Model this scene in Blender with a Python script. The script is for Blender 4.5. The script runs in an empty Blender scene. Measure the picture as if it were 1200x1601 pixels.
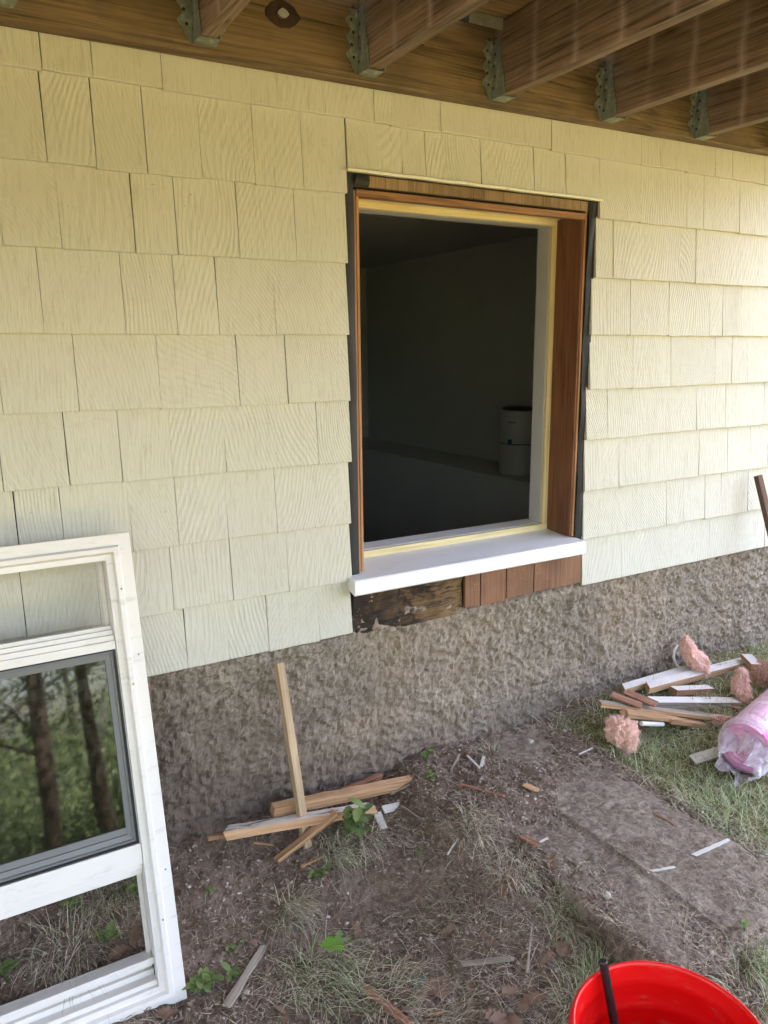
import bpy, bmesh, math, random
from mathutils import Vector, Matrix, noise
R = math.radians
random.seed(7)
S = bpy.context.scene
COL = S.collection

# ------------------------------------------------------------------ camera
CAMP = Vector((0.0, -1.84, 1.25)); FPX = 1202.0
yaw, pit, rol = 0.522043, 0.206591, 0.00869277
cy, sy, cp, sp = math.cos(yaw), math.sin(yaw), math.cos(pit), math.sin(pit)
fw = Vector((sy*cp, cy*cp, -sp)); r0 = Vector((cy, -sy, 0)); d0 = fw.cross(r0)
rt = math.cos(rol)*r0 + math.sin(rol)*d0
dn = -math.sin(rol)*r0 + math.cos(rol)*d0
cam = bpy.data.cameras.new('camera'); co = bpy.data.objects.new('camera', cam); COL.objects.link(co)
m = Matrix.Identity(4)
for i in range(3):
    m[i][0] = rt[i]; m[i][1] = -dn[i]; m[i][2] = -fw[i]; m[i][3] = CAMP[i]
co.matrix_world = m
cam.sensor_fit = 'VERTICAL'; cam.sensor_height = 24.0; cam.lens = 24.0*FPX/1601.0
cam.clip_end = 2000; cam.clip_start = 0.02
S.camera = co

# ------------------------------------------------------------------ light
SUN_EL, SUN_AZ = 62.0, 25.0          # the sun stands behind the house: azimuth from +Y towards +X
w = bpy.data.worlds.new('World'); S.world = w; w.use_nodes = True
wn = w.node_tree.nodes; bg = wn['Background']
sky = wn.new('ShaderNodeTexSky'); sky.sky_type = 'NISHITA'; sky.sun_disc = False
sky.sun_elevation = R(SUN_EL); sky.sun_rotation = R(SUN_AZ)
sky.air_density = 1.0; sky.dust_density = 4.0; sky.ozone_density = 1.0
w.node_tree.links.new(sky.outputs[0], bg.inputs[0]); bg.inputs[1].default_value = 0.13
sl = bpy.data.lights.new('sun', 'SUN'); sl.energy = 5.0; sl.angle = R(0.5); sl.color = (1.0, 0.93, 0.82)
so = bpy.data.objects.new('sun', sl); COL.objects.link(so)
sd = Vector((math.sin(R(SUN_AZ))*math.cos(R(SUN_EL)), math.cos(R(SUN_AZ))*math.cos(R(SUN_EL)), math.sin(R(SUN_EL))))
so.rotation_euler = (-sd).to_track_quat('-Z', 'Y').to_euler()
S.view_settings.view_transform = 'Standard'; S.view_settings.look = 'None'
S.view_settings.exposure = 4.22; S.view_settings.gamma = 1.0
S.view_settings.use_white_balance = True; S.view_settings.white_balance_temperature = 7300; S.view_settings.white_balance_tint = 21
S.render.engine = 'CYCLES'
S.cycles.denoising_input_passes = 'RGB_ALBEDO_NORMAL'; S.cycles.denoising_prefilter = 'ACCURATE'
S.cycles.max_bounces = 8; S.cycles.diffuse_bounces = 5; S.cycles.transparent_max_bounces = 12

# ------------------------------------------------------------------ naming helpers
def tag(o, label=None, cat=None, group=None, kind=None):
    if label: o['label'] = label
    if cat: o['category'] = cat
    if group: o['group'] = group
    if kind: o['kind'] = kind
    return o
def empty(name, loc, label, cat, group=None, rz=0, parent=None):
    o = bpy.data.objects.new(name, None); COL.objects.link(o); o.location = loc; o.rotation_euler = (0, 0, rz)
    o.empty_display_size = 0.1
    if parent: o.parent = parent
    return tag(o, label, cat, group)
def link(name, me, mat, parent=None, smooth=False):
    if smooth:
        me.polygons.foreach_set('use_smooth', [True]*len(me.polygons))
    if mat is not None:
        for mm in (mat if isinstance(mat, (list, tuple)) else [mat]): me.materials.append(mm)
    o = bpy.data.objects.new(name, me); COL.objects.link(o)
    if parent: o.parent = parent
    return o
def build(name, verts, faces, mat, parent=None, smooth=False, mi=None):
    me = bpy.data.meshes.new(name); me.from_pydata([tuple(v) for v in verts], [], faces)
    if mi: me.polygons.foreach_set('material_index', mi)
    me.update()
    return link(name, me, mat, parent, smooth)
class MB:
    def __init__(s): s.v = []; s.f = []; s.mi = []; s.a = []
    def box(s, x0, x1, y0, y1, z0, z1, k=0, M=None):
        P = [Vector((x, y, z)) for z in (z0, z1) for y in (y0, y1) for x in (x0, x1)]
        if M is not None: P = [M @ p for p in P]
        b = len(s.v); s.v += P
        for q in ((0,2,3,1),(4,5,7,6),(0,1,5,4),(2,6,7,3),(0,4,6,2),(1,3,7,5)):
            s.f.append(tuple(b+i for i in q)); s.mi.append(k)
    def add(s, V, F, k=0):
        b = len(s.v); s.v += [Vector(p) for p in V]
        for q in F: s.f.append(tuple(b+i for i in q)); s.mi.append(k)
    def tube(s, pts, rad, n=8, cap=True, k=0):
        b = len(s.v); N = len(pts); up = Vector((0.13, 0.21, 0.97))
        for i, p in enumerate(pts):
            p = Vector(p); a = Vector(pts[max(0, i-1)]); c = Vector(pts[min(N-1, i+1)])
            t = (c-a).normalized(); e1 = t.cross(up)
            if e1.length < 1e-3: e1 = t.cross(Vector((1, 0, 0)))
            e1.normalize(); e2 = t.cross(e1)
            rr = rad[i] if isinstance(rad, (list, tuple)) else rad
            for j in range(n):
                an = 2*math.pi*j/n; s.v.append(p + rr*(math.cos(an)*e1 + math.sin(an)*e2))
        for i in range(N-1):
            for j in range(n):
                s.f.append((b+i*n+j, b+i*n+(j+1) % n, b+(i+1)*n+(j+1) % n, b+(i+1)*n+j)); s.mi.append(k)
        if cap:
            s.f.append(tuple(b+j for j in reversed(range(n)))); s.mi.append(k)
            s.f.append(tuple(b+(N-1)*n+j for j in range(n))); s.mi.append(k)
    def out(s, name, mat, parent=None, bevel=0, smooth=False, seg=1):
        o = build(name, s.v, s.f, mat, parent, smooth, s.mi)
        if bevel:
            md = o.modifiers.new('bevel', 'BEVEL'); md.width = bevel; md.segments = seg; md.limit_method = 'ANGLE'; md.angle_limit = R(40)
        return o

# ------------------------------------------------------------------ node helper
class NT:
    def __init__(s, name, rough=0.7):
        s.m = bpy.data.materials.new(name); s.m.use_nodes = True
        s.t = s.m.node_tree; s.b = s.t.nodes['Principled BSDF']; s.b.inputs['Roughness'].default_value = rough
    def n(s, t, **k):
        o = s.t.nodes.new('ShaderNode'+t)
        for a, v in k.items(): setattr(o, a, v)
        return o
    def l(s, a, b): s.t.links.new(a, b)
    def coord(s, kind='Object'): return s.n('TexCoord').outputs[kind]
    def map(s, v, scale=(1, 1, 1), loc=(0, 0, 0), rot=(0, 0, 0)):
        o = s.n('Mapping'); s.l(v, o.inputs[0]); o.inputs['Scale'].default_value = scale
        o.inputs['Location'].default_value = loc; o.inputs['Rotation'].default_value = rot; return o.outputs[0]
    def noise(s, v, scale, detail=5, rough=0.55, dist=0.0):
        o = s.n('TexNoise'); s.l(v, o.inputs['Vector']); o.inputs['Scale'].default_value = scale
        o.inputs['Detail'].default_value = detail; o.inputs['Roughness'].default_value = rough
        o.inputs['Distortion'].default_value = dist; return o.outputs['Fac']
    def ramp(s, f, stops):
        o = s.n('ValToRGB'); s.l(f, o.inputs[0]); e = o.color_ramp.elements
        while len(e) < len(stops): e.new(0.5)
        for i, (p, c) in enumerate(stops):
            e[i].position = p; e[i].color = (*c, 1) if isinstance(c, (list, tuple)) else (c, c, c, 1)
        return o.outputs[0]
    def mix(s, f, a, b, mode='MIX'):
        o = s.n('Mix', data_type='RGBA', blend_type=mode)
        if isinstance(f, (int, float)): o.inputs[0].default_value = f
        else: s.l(f, o.inputs[0])
        for i, v in ((6, a), (7, b)):
            if isinstance(v, (list, tuple)): o.inputs[i].default_value = (*v, 1)
            else: s.l(v, o.inputs[i])
        return o.outputs[2]
    def math(s, op, a, b=None, c=None):
        o = s.n('Math', operation=op)
        for i, v in enumerate((a, b, c)):
            if v is None: continue
            if isinstance(v, (int, float)): o.inputs[i].default_value = v
            else: s.l(v, o.inputs[i])
        return o.outputs[0]
    def bump(s, h, dist=0.002, strength=1.0, prev=None):
        o = s.n('Bump'); s.l(h, o.inputs['Height']); o.inputs['Distance'].default_value = dist
        o.inputs['Strength'].default_value = strength
        if prev is not None: s.l(prev, o.inputs['Normal'])
        return o.outputs[0]
    def done(s, col=None, nrm=None, rough=None, **k):
        if col is not None:
            if isinstance(col, (list, tuple)): s.b.inputs['Base Color'].default_value = (*col, 1)
            else: s.l(col, s.b.inputs['Base Color'])
        if nrm is not None: s.l(nrm, s.b.inputs['Normal'])
        if rough is not None: s.l(rough, s.b.inputs['Roughness'])
        for a, v in k.items(): s.b.inputs[a.replace('_', ' ')].default_value = v
        return s.m

def wood(name, dark, mid, light, rough=0.75, fine=1.0, gap_light=False, knots=True, axis='X', bump=0.0012, ring=26, dirt=0.25):
    t = NT(name, rough); g = t.coord()
    oi = t.n('ObjectInfo').outputs['Random']
    cmb = t.n('CombineXYZ')
    for i in range(3): t.l(t.math('MULTIPLY', oi, 7.3+i*3), cmb.inputs[i])
    va = t.n('VectorMath', operation='ADD'); t.l(g, va.inputs[0]); t.l(cmb.outputs[0], va.inputs[1]); p = va.outputs[0]
    sc = {'X': (0.6, 7, 7), 'Y': (7, 0.6, 7), 'Z': (7, 7, 0.6)}[axis]
    fs = {'X': (4, 160, 160), 'Y': (160, 4, 160), 'Z': (160, 160, 4)}[axis]
    ps = t.map(p, sc)
    n1 = t.noise(ps, 0.8*fine, 2, 0.5, 0.4)
    rings = t.math('FRACT', t.math('MULTIPLY', n1, ring))
    rr = t.ramp(rings, [(0.0, 1.0), (0.45, 0.75), (0.85, 0.1), (1.0, 0.9)])
    n2 = t.noise(t.map(p, fs), 1.0, 3, 0.6)
    n3 = t.noise(p, 5, 4, 0.6)
    c = t.mix(rr, dark, mid)
    c = t.mix(t.ramp(n2, [(0.35, 0.0), (0.7, 0.8)]), c, light)
    c = t.mix(t.math('MULTIPLY', t.ramp(n3, [(0.45, 0.0), (0.75, 1.0)]), dirt), c, tuple(v*0.35 for v in dark))
    if gap_light:
        # painted light through the gaps of the boards above, pale streaks on joist faces
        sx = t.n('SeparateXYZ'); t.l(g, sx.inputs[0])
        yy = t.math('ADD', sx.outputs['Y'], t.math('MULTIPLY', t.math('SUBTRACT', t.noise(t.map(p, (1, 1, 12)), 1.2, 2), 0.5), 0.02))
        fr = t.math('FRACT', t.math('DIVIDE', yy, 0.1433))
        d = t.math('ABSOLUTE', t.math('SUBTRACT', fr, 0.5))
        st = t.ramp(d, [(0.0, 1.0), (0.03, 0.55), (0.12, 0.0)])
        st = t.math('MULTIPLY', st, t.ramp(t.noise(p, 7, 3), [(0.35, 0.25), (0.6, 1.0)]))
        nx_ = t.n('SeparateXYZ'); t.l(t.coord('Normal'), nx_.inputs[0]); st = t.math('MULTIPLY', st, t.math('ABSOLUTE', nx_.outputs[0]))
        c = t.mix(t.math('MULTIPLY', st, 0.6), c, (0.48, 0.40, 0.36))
    h = t.math('ADD', t.math('MULTIPLY', rr, 0.5), n2)
    return t.done(c, t.bump(h, bump, 0.9))

# ------------------------------------------------------------------ materials
def mat_siding():
    t = NT('cream_painted_shingle', 0.62)
    at = t.n('Attribute', attribute_name='rnd'); rn = at.outputs['Vector']
    g = t.coord(); sx = t.n('SeparateXYZ'); t.l(rn, sx.inputs[0]); rx, ry = sx.outputs[0], sx.outputs[1]
    sg = t.n('SeparateXYZ'); t.l(g, sg.inputs[0]); X, Z = sg.outputs[0], sg.outputs[2]
    # curved saw-and-grain ridges, each shingle with its own slant and curve
    off = t.n('VectorMath', operation='MULTIPLY_ADD'); t.l(rn, off.inputs[0]); off.inputs[1].default_value = (9, 7, 5); t.l(g, off.inputs[2])
    p = off.outputs[0]
    slant = t.math('MULTIPLY', t.math('SUBTRACT', rx, 0.5), 1.0)
    xl = t.math('ADD', X, t.math('MULTIPLY', Z, slant))
    warp = t.math('MULTIPLY', t.math('SUBTRACT', t.noise(t.map(p, (0.9, 0.9, 0.42)), 4.2, 1, 0.4), 0.5), t.math('MULTIPLY_ADD', ry, 0.42, 0.10))
    xx = t.math('ADD', xl, warp)
    xx = t.math('ADD', xx, t.math('MULTIPLY', t.math('SUBTRACT', t.noise(t.map(p, (55, 55, 16)), 1.0, 2, 0.5), 0.5), 0.007))
    wv = t.math('SINE', t.math('MULTIPLY', xx, t.math('MULTIPLY_ADD', rx, 260, 380)))
    wv2 = t.math('SINE', t.math('MULTIPLY', xx, 1130))
    amp = t.ramp(t.noise(p, 6, 3), [(0.33, 0.25), (0.62, 1.0)])
    fine = t.noise(t.map(p, (160, 160, 9)), 1.0, 4, 0.65)
    blot = t.noise(g, 34, 4, 0.6)
    h = t.math('ADD', t.math('MULTIPLY', t.math('MULTIPLY', wv, amp), t.math('MULTIPLY_ADD', sx.outputs[2], 0.36, 0.06)), t.math('MULTIPLY', wv2, 0.05))
    h = t.math('ADD', h, t.math('MULTIPLY', fine, 1.5))
    h = t.math('ADD', h, t.math('MULTIPLY', t.noise(g, 14, 2), 1.5))
    c = t.mix(t.ramp(t.noise(g, 2.2, 4), [(0.35, 0.0), (0.7, 1.0)]), (0.560, 0.540, 0.452), (0.605, 0.585, 0.495))
    c = t.mix(t.math('MULTIPLY', rx, 0.35), c, (0.53, 0.51, 0.42))
    # faint grime in the grain, specks and rust dots
    c = t.mix(t.math('MULTIPLY', t.ramp(fine, [(0.30, 1.0), (0.48, 0.0)]), 0.34), c, (0.34, 0.31, 0.21))
    c = t.mix(t.ramp(t.noise(g, 75, 2, 0.4), [(0.79, 0.0), (0.81, 0.6)]), c, (0.22, 0.19, 0.12))
    c = t.mix(t.math('MULTIPLY', t.ramp(blot, [(0.55, 0.0), (0.8, 1.0)]), 0.4), c, (0.45, 0.41, 0.30))
    return t.done(c, t.bump(h, 0.0016, 0.85))
def mat_stucco():
    t = NT('rough_stucco', 0.95); g = t.coord()
    a = t.noise(g, 95, 5, 0.65); b = t.noise(g, 28, 4, 0.6); big = t.noise(g, 1.6, 4, 0.6)
    c = t.ramp(a, [(0.3, (0.11, 0.086, 0.062)), (0.5, (0.29, 0.24, 0.18)), (0.72, (0.46, 0.40, 0.32))])
    c = t.mix(t.math('MULTIPLY', t.ramp(b, [(0.4, 1.0), (0.6, 0.0)]), 0.4), c, (0.18, 0.14, 0.105))
    c = t.mix(t.math('MULTIPLY', t.ramp(big, [(0.42, 0.0), (0.7, 1.0)]), 0.45), c, (0.36, 0.25, 0.17))
    c = t.mix(t.math('MULTIPLY', t.ramp(t.noise(t.map(g, (1, 1, 2), (3, 5, 1)), 2.4, 4, 0.6), [(0.48, 0.0), (0.66, 1.0)]), 0.4), c, (0.15, 0.125, 0.10))
    # soil splash along the foot, darker patch low on the left
    s = t.n('SeparateXYZ'); t.l(g, s.inputs[0])
    dm = t.math('ADD', t.math('ADD', t.math('MULTIPLY', s.outputs[0], 0.62), t.math('MULTIPLY', s.outputs[2], 0.9)), t.math('MULTIPLY', t.noise(g, 3.5, 4, 0.65), 0.55))
    c = t.mix(t.ramp(dm, [(0.78, 0.62), (1.0, 0.0)]), c, (0.10, 0.07, 0.05))
    ft = t.ramp(t.math('ADD', s.outputs[2], t.math('MULTIPLY', t.noise(g, 9, 3), 0.12)), [(0.06, 0.65), (0.22, 0.0)])
    c = t.mix(ft, c, (0.13, 0.095, 0.075))
    return t.done(c, t.bump(t.math('ADD', a, t.math('MULTIPLY', b, 1.5)), 0.006, 0.9))
DIRT_STOPS = [(0.30, (0.045, 0.028, 0.018)), (0.46, (0.15, 0.098, 0.067)), (0.60, (0.285, 0.198, 0.145)), (0.76, (0.47, 0.36, 0.27))]
def mat_ground():
    t = NT('soil_and_turf', 0.95); g = t.coord()
    a = t.noise(g, 60, 6, 0.7); b = t.noise(g, 9, 5, 0.6); f = t.noise(g, 260, 3, 0.6)
    mixn = t.math('ADD', t.math('MULTIPLY', a, 0.6), t.math('MULTIPLY', b, 0.4))
    c = t.ramp(mixn, DIRT_STOPS)
    gr = t.ramp(t.noise(g, 30, 5, 0.7), [(0.3, (0.06, 0.055, 0.016)), (0.6, (0.19, 0.165, 0.045)), (0.8, (0.33, 0.27, 0.11))])
    at = t.n('Attribute', attribute_name='turf').outputs['Fac']
    mk = t.ramp(t.math('ADD', at, t.math('MULTIPLY', t.math('SUBTRACT', b, 0.5), 0.9)), [(0.42, 0.0), (0.6, 1.0)])
    c = t.mix(mk, c, gr)
    h = t.math('ADD', a, t.math('MULTIPLY', f, 0.35))
    return t.done(c, t.bump(h, 0.014, 1.0))
def mat_slab():
    t = NT('dirty_concrete', 0.95); g = t.coord()
    a = t.noise(g, 70, 6, 0.75); b = t.noise(g, 5, 4, 0.6); f = t.noise(g, 300, 3, 0.6)
    c = t.ramp(a, [(0.3, (0.13, 0.096, 0.068)), (0.50, (0.37, 0.285, 0.215)), (0.70, (0.60, 0.495, 0.39))])
    c2 = t.ramp(a, DIRT_STOPS)
    c = t.mix(t.ramp(b, [(0.42, 0.6), (0.58, 0.1)]), c, c2)
    return t.done(c, t.bump(t.math('ADD', a, t.math('MULTIPLY', f, 0.6)), 0.012, 1.0))
def plain(name, col, rough=0.6, var=0.12, scale=20, bump=0.0, grime=None, **k):
    t = NT(name, rough); g = t.coord()
    n = t.noise(g, scale, 5, 0.6)
    c = t.mix(t.ramp(n, [(0.3, 0.0), (0.75, 1.0)]), tuple(v*(1-var) for v in col), tuple(min(1, v*(1+var)) for v in col))
    if grime:
        c = t.mix(t.ramp(t.noise(t.map(g, grime[1]), 1, 5, 0.7), [(0.56, 0.0), (0.72, grime[2])]), c, grime[0])
    return t.done(c, t.bump(n, bump, 0.8) if bump else None, **k)
def leafmat(name, a, b, rough=0.55, trans=0.0):
    t = NT(name, rough)
    at = t.n('Attribute', attribute_name='rnd'); sx = t.n('SeparateXYZ'); t.l(at.outputs['Vector'], sx.inputs[0])
    c = t.mix(sx.outputs[0], a, b)
    t.done(c)
    if trans:
        tr = t.n('BsdfTranslucent'); t.l(c, tr.inputs[0]); mx = t.n('MixShader'); mx.inputs[0].default_value = trans
        t.l(t.b.outputs[0], mx.inputs[1]); t.l(tr.outputs[0], mx.inputs[2])
        t.l(mx.outputs[0], t.t.nodes['Material Output'].inputs[0])
    return t.m
def mat_glass():
    t = NT('window_glass', 0.0)
    gl = t.n('BsdfGlossy'); gl.inputs['Roughness'].default_value = 0.03; gl.inputs['Color'].default_value = (0.92, 0.96, 0.95, 1)
    tr = t.n('BsdfTransparent'); tr.inputs[0].default_value = (0.30, 0.33, 0.31, 1)
    g = t.coord(); bn = t.noise(g, 3.5, 1, 0.4)
    bp = t.bump(bn, 0.004, 0.25); t.l(bp, gl.inputs['Normal'])
    lw = t.n('Fresnel'); lw.inputs['IOR'].default_value = 1.55
    f = t.math('ADD', t.math('MULTIPLY', lw.outputs[0], 0.95), 0.025)
    mx = t.n('MixShader'); t.l(f, mx.inputs[0]); t.l(tr.outputs[0], mx.inputs[1]); t.l(gl.outputs[0], mx.inputs[2])
    t.l(mx.outputs[0], t.t.nodes['Material Output'].inputs[0]); return t.m

M = {}
M['siding'] = mat_siding(); M['stucco'] = mat_stucco(); M['ground'] = mat_ground(); M['slab'] = mat_slab()
M['glass'] = mat_glass()
M['deckwood'] = wood('treated_deck_lumber', (0.03, 0.017, 0.009), (0.15, 0.092, 0.046), (0.26, 0.175, 0.09), ring=14, dirt=0.6)
M['joist'] = wood('treated_joist_lumber', (0.04, 0.023, 0.014), (0.19, 0.125, 0.078), (0.34, 0.25, 0.165), gap_light=True, axis='Y', ring=15, dirt=0.5)
M['joistend'] = M['joist']
M['board'] = wood('deck_board_wood', (0.12, 0.07, 0.03), (0.32, 0.21, 0.095), (0.42, 0.29, 0.14))
M['cedar'] = wood('old_cedar', (0.10, 0.034, 0.014), (0.185, 0.07, 0.028), (0.27, 0.115, 0.05), axis='Z', ring=12)
M['cedarx'] = wood('old_cedar_head', (0.10, 0.038, 0.012), (0.27, 0.12, 0.045), (0.40, 0.20, 0.085), axis='X', ring=12)
M['edge'] = wood('sawn_fir_edge', (0.24, 0.09, 0.035), (0.44, 0.20, 0.09), (0.56, 0.30, 0.15), axis='Z', ring=14)
M['pine'] = wood('raw_pine', (0.60, 0.44, 0.18), (0.78, 0.63, 0.32), (0.86, 0.75, 0.46), axis='X', ring=10, dirt=0.05)
M['pinez'] = wood('raw_pine_upright', (0.56, 0.40, 0.17), (0.74, 0.58, 0.29), (0.82, 0.70, 0.42), axis='Z', ring=10, dirt=0.05)
M['sheath'] = wood('brown_sheathing_boards', (0.15, 0.062, 0.028), (0.215, 0.095, 0.045), (0.29, 0.14, 0.075), axis='Z', ring=5, dirt=0.6)
def rotted():
    t = NT('rotted_wood', 0.85); g = t.coord(); s = t.n('SeparateXYZ'); t.l(g, s.inputs[0])
    k = t.math('ADD', s.outputs[0], t.math('MULTIPLY', t.math('SUBTRACT', t.noise(g, 14, 4, 0.6), 0.5), 0.5))
    base = t.ramp(k, [(0.0, (0.02, 0.012, 0.008)), (1.0, (0.02, 0.012, 0.008))])
    m1 = t.ramp(t.math('SUBTRACT', k, 0.95), [(0.0, (0.035, 0.020, 0.011)), (0.14, (0.10, 0.055, 0.024)), (0.20, (0.025, 0.013, 0.008)), (0.25, (0.19, 0.105, 0.045)), (0.40, (0.26, 0.155, 0.065))])
    n = t.noise(t.map(g, (6, 40, 60)), 1, 6, 0.75, 1.5); cr = t.ramp(n, [(0.38, 0.0), (0.5, 1.0)])
    c = t.mix(cr, (0.012, 0.008, 0.006), m1)
    c = t.mix(t.ramp(t.noise(g, 38, 3, 0.6), [(0.66, 0.0), (0.70, 1.0)]), c, (0.42, 0.33, 0.22))
    return t.done(c, t.bump(n, 0.012, 1.0))
M['rot'] = rotted()
M['tan'] = wood('plywood_tan', (0.13, 0.075, 0.03), (0.25, 0.15, 0.07), (0.36, 0.24, 0.12), axis='Z', ring=9, dirt=0.5)
M['fir'] = wood('fresh_split_fir', (0.24, 0.105, 0.045), (0.46, 0.25, 0.12), (0.60, 0.38, 0.21), ring=14, dirt=0.2)
M['firlight'] = wood('weathered_stake', (0.22, 0.125, 0.06), (0.42, 0.28, 0.15), (0.56, 0.42, 0.26), ring=22, dirt=0.25)
M['red'] = wood('reddish_cedar', (0.14, 0.05, 0.025), (0.30, 0.12, 0.065), (0.40, 0.20, 0.12), ring=12, dirt=0.25)
M['darkwood'] = wood('dark_stained_wood', (0.05, 0.022, 0.012), (0.11, 0.052, 0.03), (0.17, 0.09, 0.06), ring=12)
M['greywood'] = wood('grey_weathered_wood', (0.12, 0.09, 0.065), (0.30, 0.24, 0.18), (0.45, 0.38, 0.31), ring=12)
def peeling():
    t = NT('peeling_white_paint', 0.7); g = t.coord()
    k = t.ramp(t.noise(t.map(g, (9, 30, 30)), 1, 5, 0.7, 0.6), [(0.44, 0.0), (0.50, 1.0)])
    wd = t.ramp(t.noise(t.map(g, (5, 150, 150)), 1, 4), [(0.3, (0.10, 0.07, 0.05)), (0.7, (0.34, 0.25, 0.18))])
    return t.done(t.mix(k, wd, (0.66, 0.63, 0.58)), t.bump(k, 0.0015, 0.9))
M['peel'] = peeling()
M['whitewood'] = plain('old_white_paint', (0.62, 0.585, 0.53), 0.7, 0.12, 15, 0.001, ((0.26, 0.19, 0.13), (5, 45, 45), 0.8))
M['vinyl'] = plain('white_vinyl', (0.76, 0.72, 0.665), 0.38, 0.03, 6, 0.0, ((0.36, 0.35, 0.30), (9, 9, 45), 0.45))
M['vinylgrey'] = plain('grey_vinyl', (0.17, 0.17, 0.165), 0.45, 0.06, 6)
M['sill'] = plain('white_composite_sill', (0.84, 0.83, 0.83), 0.5, 0.03, 5, 0.0, ((0.50, 0.47, 0.44), (4, 26, 30), 0.4))
M['primed'] = plain('primed_white_jamb', (0.52, 0.52, 0.50), 0.6, 0.04, 12)
M['membrane'] = plain('black_membrane', (0.008, 0.0085, 0.009), 0.65, 0.25, 30, 0.003)
M['drip'] = plain('painted_drip_cap', (0.72, 0.69, 0.55), 0.5, 0.05, 30, 0.0, ((0.35, 0.3, 0.2), (40, 40, 40), 0.5))
M['black'] = plain('black_rubber', (0.01, 0.01, 0.01), 0.5)
M['metal'] = plain('galvanised_steel', (0.20, 0.235, 0.20), 0.5, 0.3, 50, 0.0005, ((0.46, 0.48, 0.44), (50, 50, 50), 0.6), Metallic=0.2)
M['flash'] = plain('galvanised_flashing', (0.32, 0.33, 0.32), 0.5, 0.25, 40, 0.0, Metallic=0.5)
M['room'] = plain('room_paint', (0.46, 0.48, 0.48), 0.8, 0.03, 3)
M['roomledge'] = plain('room_ledge_paint', (0.54, 0.57, 0.60), 0.7, 0.03, 3)
M['purif'] = plain('appliance_plastic', (0.42, 0.43, 0.46), 0.45, 0.03, 8)
M['blue'] = plain('blue_label', (0.03, 0.10, 0.32), 0.5)
M['bucket'] = plain('red_bucket_plastic', (0.82, 0.008, 0.006), 0.34, 0.05, 6, 0.0, ((0.62, 0.13, 0.10), (14, 14, 40), 0.45))
M['rod'] = plain('black_steel', (0.016, 0.015, 0.016), 0.4, 0.3, 40)
M['fluff'] = plain('pink_fibreglass', (0.86, 0.53, 0.43), 0.95, 0.14, 60, 0.005, ((0.60, 0.33, 0.24), (30, 30, 30), 0.4))
M['fibre'] = leafmat('pink_glass_fibres', (0.74, 0.38, 0.28), (0.90, 0.70, 0.60), 0.9)
M['fluffdark'] = plain('dirty_fibreglass', (0.45, 0.26, 0.18), 0.95, 0.4, 45, 0.006, ((0.12, 0.08, 0.05), (25, 25, 25), 0.9))
M['leafdry'] = plain('dead_leaf_brown', (0.21, 0.125, 0.08), 0.8, 0.3, 60, 0.001)
M['stone'] = plain('pale_stone', (0.38, 0.35, 0.28), 0.9, 0.25, 50, 0.002)
M['greystone'] = plain('mossy_stone', (0.13, 0.15, 0.11), 0.9, 0.3, 50, 0.002)
M['grass'] = leafmat('green_grass_blades', (0.15, 0.22, 0.08), (0.60, 0.66, 0.38), 0.5, 0.25)
M['straw'] = leafmat('dry_straw', (0.14, 0.098, 0.062), (0.74, 0.62, 0.46), 0.7)
M['weed'] = leafmat('weed_leaves', (0.10, 0.17, 0.05), (0.30, 0.38, 0.14), 0.45, 0.3)
M['darkleaf'] = leafmat('dark_houseplant', (0.004, 0.005, 0.004), (0.006, 0.008, 0.005))
M['foliage'] = leafmat('tree_leaves', (0.045, 0.085, 0.028), (0.10, 0.15, 0.055), 0.6, 0.2)
M['bark'] = plain('tree_bark', (0.035, 0.028, 0.022), 0.9, 0.4, 14, 0.02)
M['added_roof'] = plain('added_roof_asphalt', (0.06, 0.06, 0.062), 0.9, 0.3, 30)
M['knot'] = plain('dark_knot', (0.035, 0.017, 0.010), 0.7, 0.6, 60, 0.003)
M['nail'] = plain('galvanised_bolt', (0.35, 0.35, 0.34), 0.5, 0.2, 40)

# ------------------------------------------------------------------ ground shape
def lerp_tab(tab, v):
    if v >= tab[0][0]: return tab[0][1]
    for (a, za), (b, zb) in zip(tab, tab[1:]):
        if v >= b:
            k = (v-a)/(b-a); return za+(zb-za)*k
    return tab[-1][1]
def ss(a, b, x):
    k = max(0.0, min(1.0, (x-a)/(b-a))); return k*k*(3-2*k)
TL = [(0.1, -.01), (0, -.015), (-.15, -.06), (-.36, -.150), (-.8, -.165), (-1.3, -.17), (-3, -.28), (-6, -.7), (-14, -2.4), (-30, -6.5), (-48, -8.6), (-60, -9.2), (-400, -9.5)]
TR = [(0.1, .045), (0, .035), (-.3, .0), (-1, -.03), (-1.12, -.075), (-3, -.25), (-6, -.7), (-14, -2.4), (-30, -6.5), (-48, -8.6), (-60, -9.2), (-400, -9.5)]
SX0, SX1, SY1, SZ = 1.18, 1.665, -0.985, 0.0
def ground_base(x, y):
    zl = lerp_tab(TL, y); zr = lerp_tab(TR, y)
    k = ss(-0.50, -0.30, y)                       # soil banked against the slab near the wall
    xa = 1.175 + (0.66-1.175)*k; xb = 1.215
    zl += (-.02-.10*ss(-.35, -.98, y)-zl)*ss(.78, 1.12, x)*ss(-1.25, -1.0, y)
    z = zl + (min(zr, SZ-0.012 if y > SY1 else zr)-zl)*ss(xa, xb, x)**(1.0 if k > .5 else 1.0+1.2*(1-2*k))
    if x > SX1-0.06: z += (zr+0.004-z)*ss(SX1-0.06, SX1+0.03, x)
    if SX0+0.03 < x < SX1-0.05 and y > SY1+0.03:
        z = min(z, SZ-0.03)
    m_ = ss(-0.50, -0.28, y)*ss(1.0, 1.15, x)*ss(1.95, 1.72, x)      # soil lies over the slab close to the wall
    return z+(SZ+0.020-z)*m_
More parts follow.
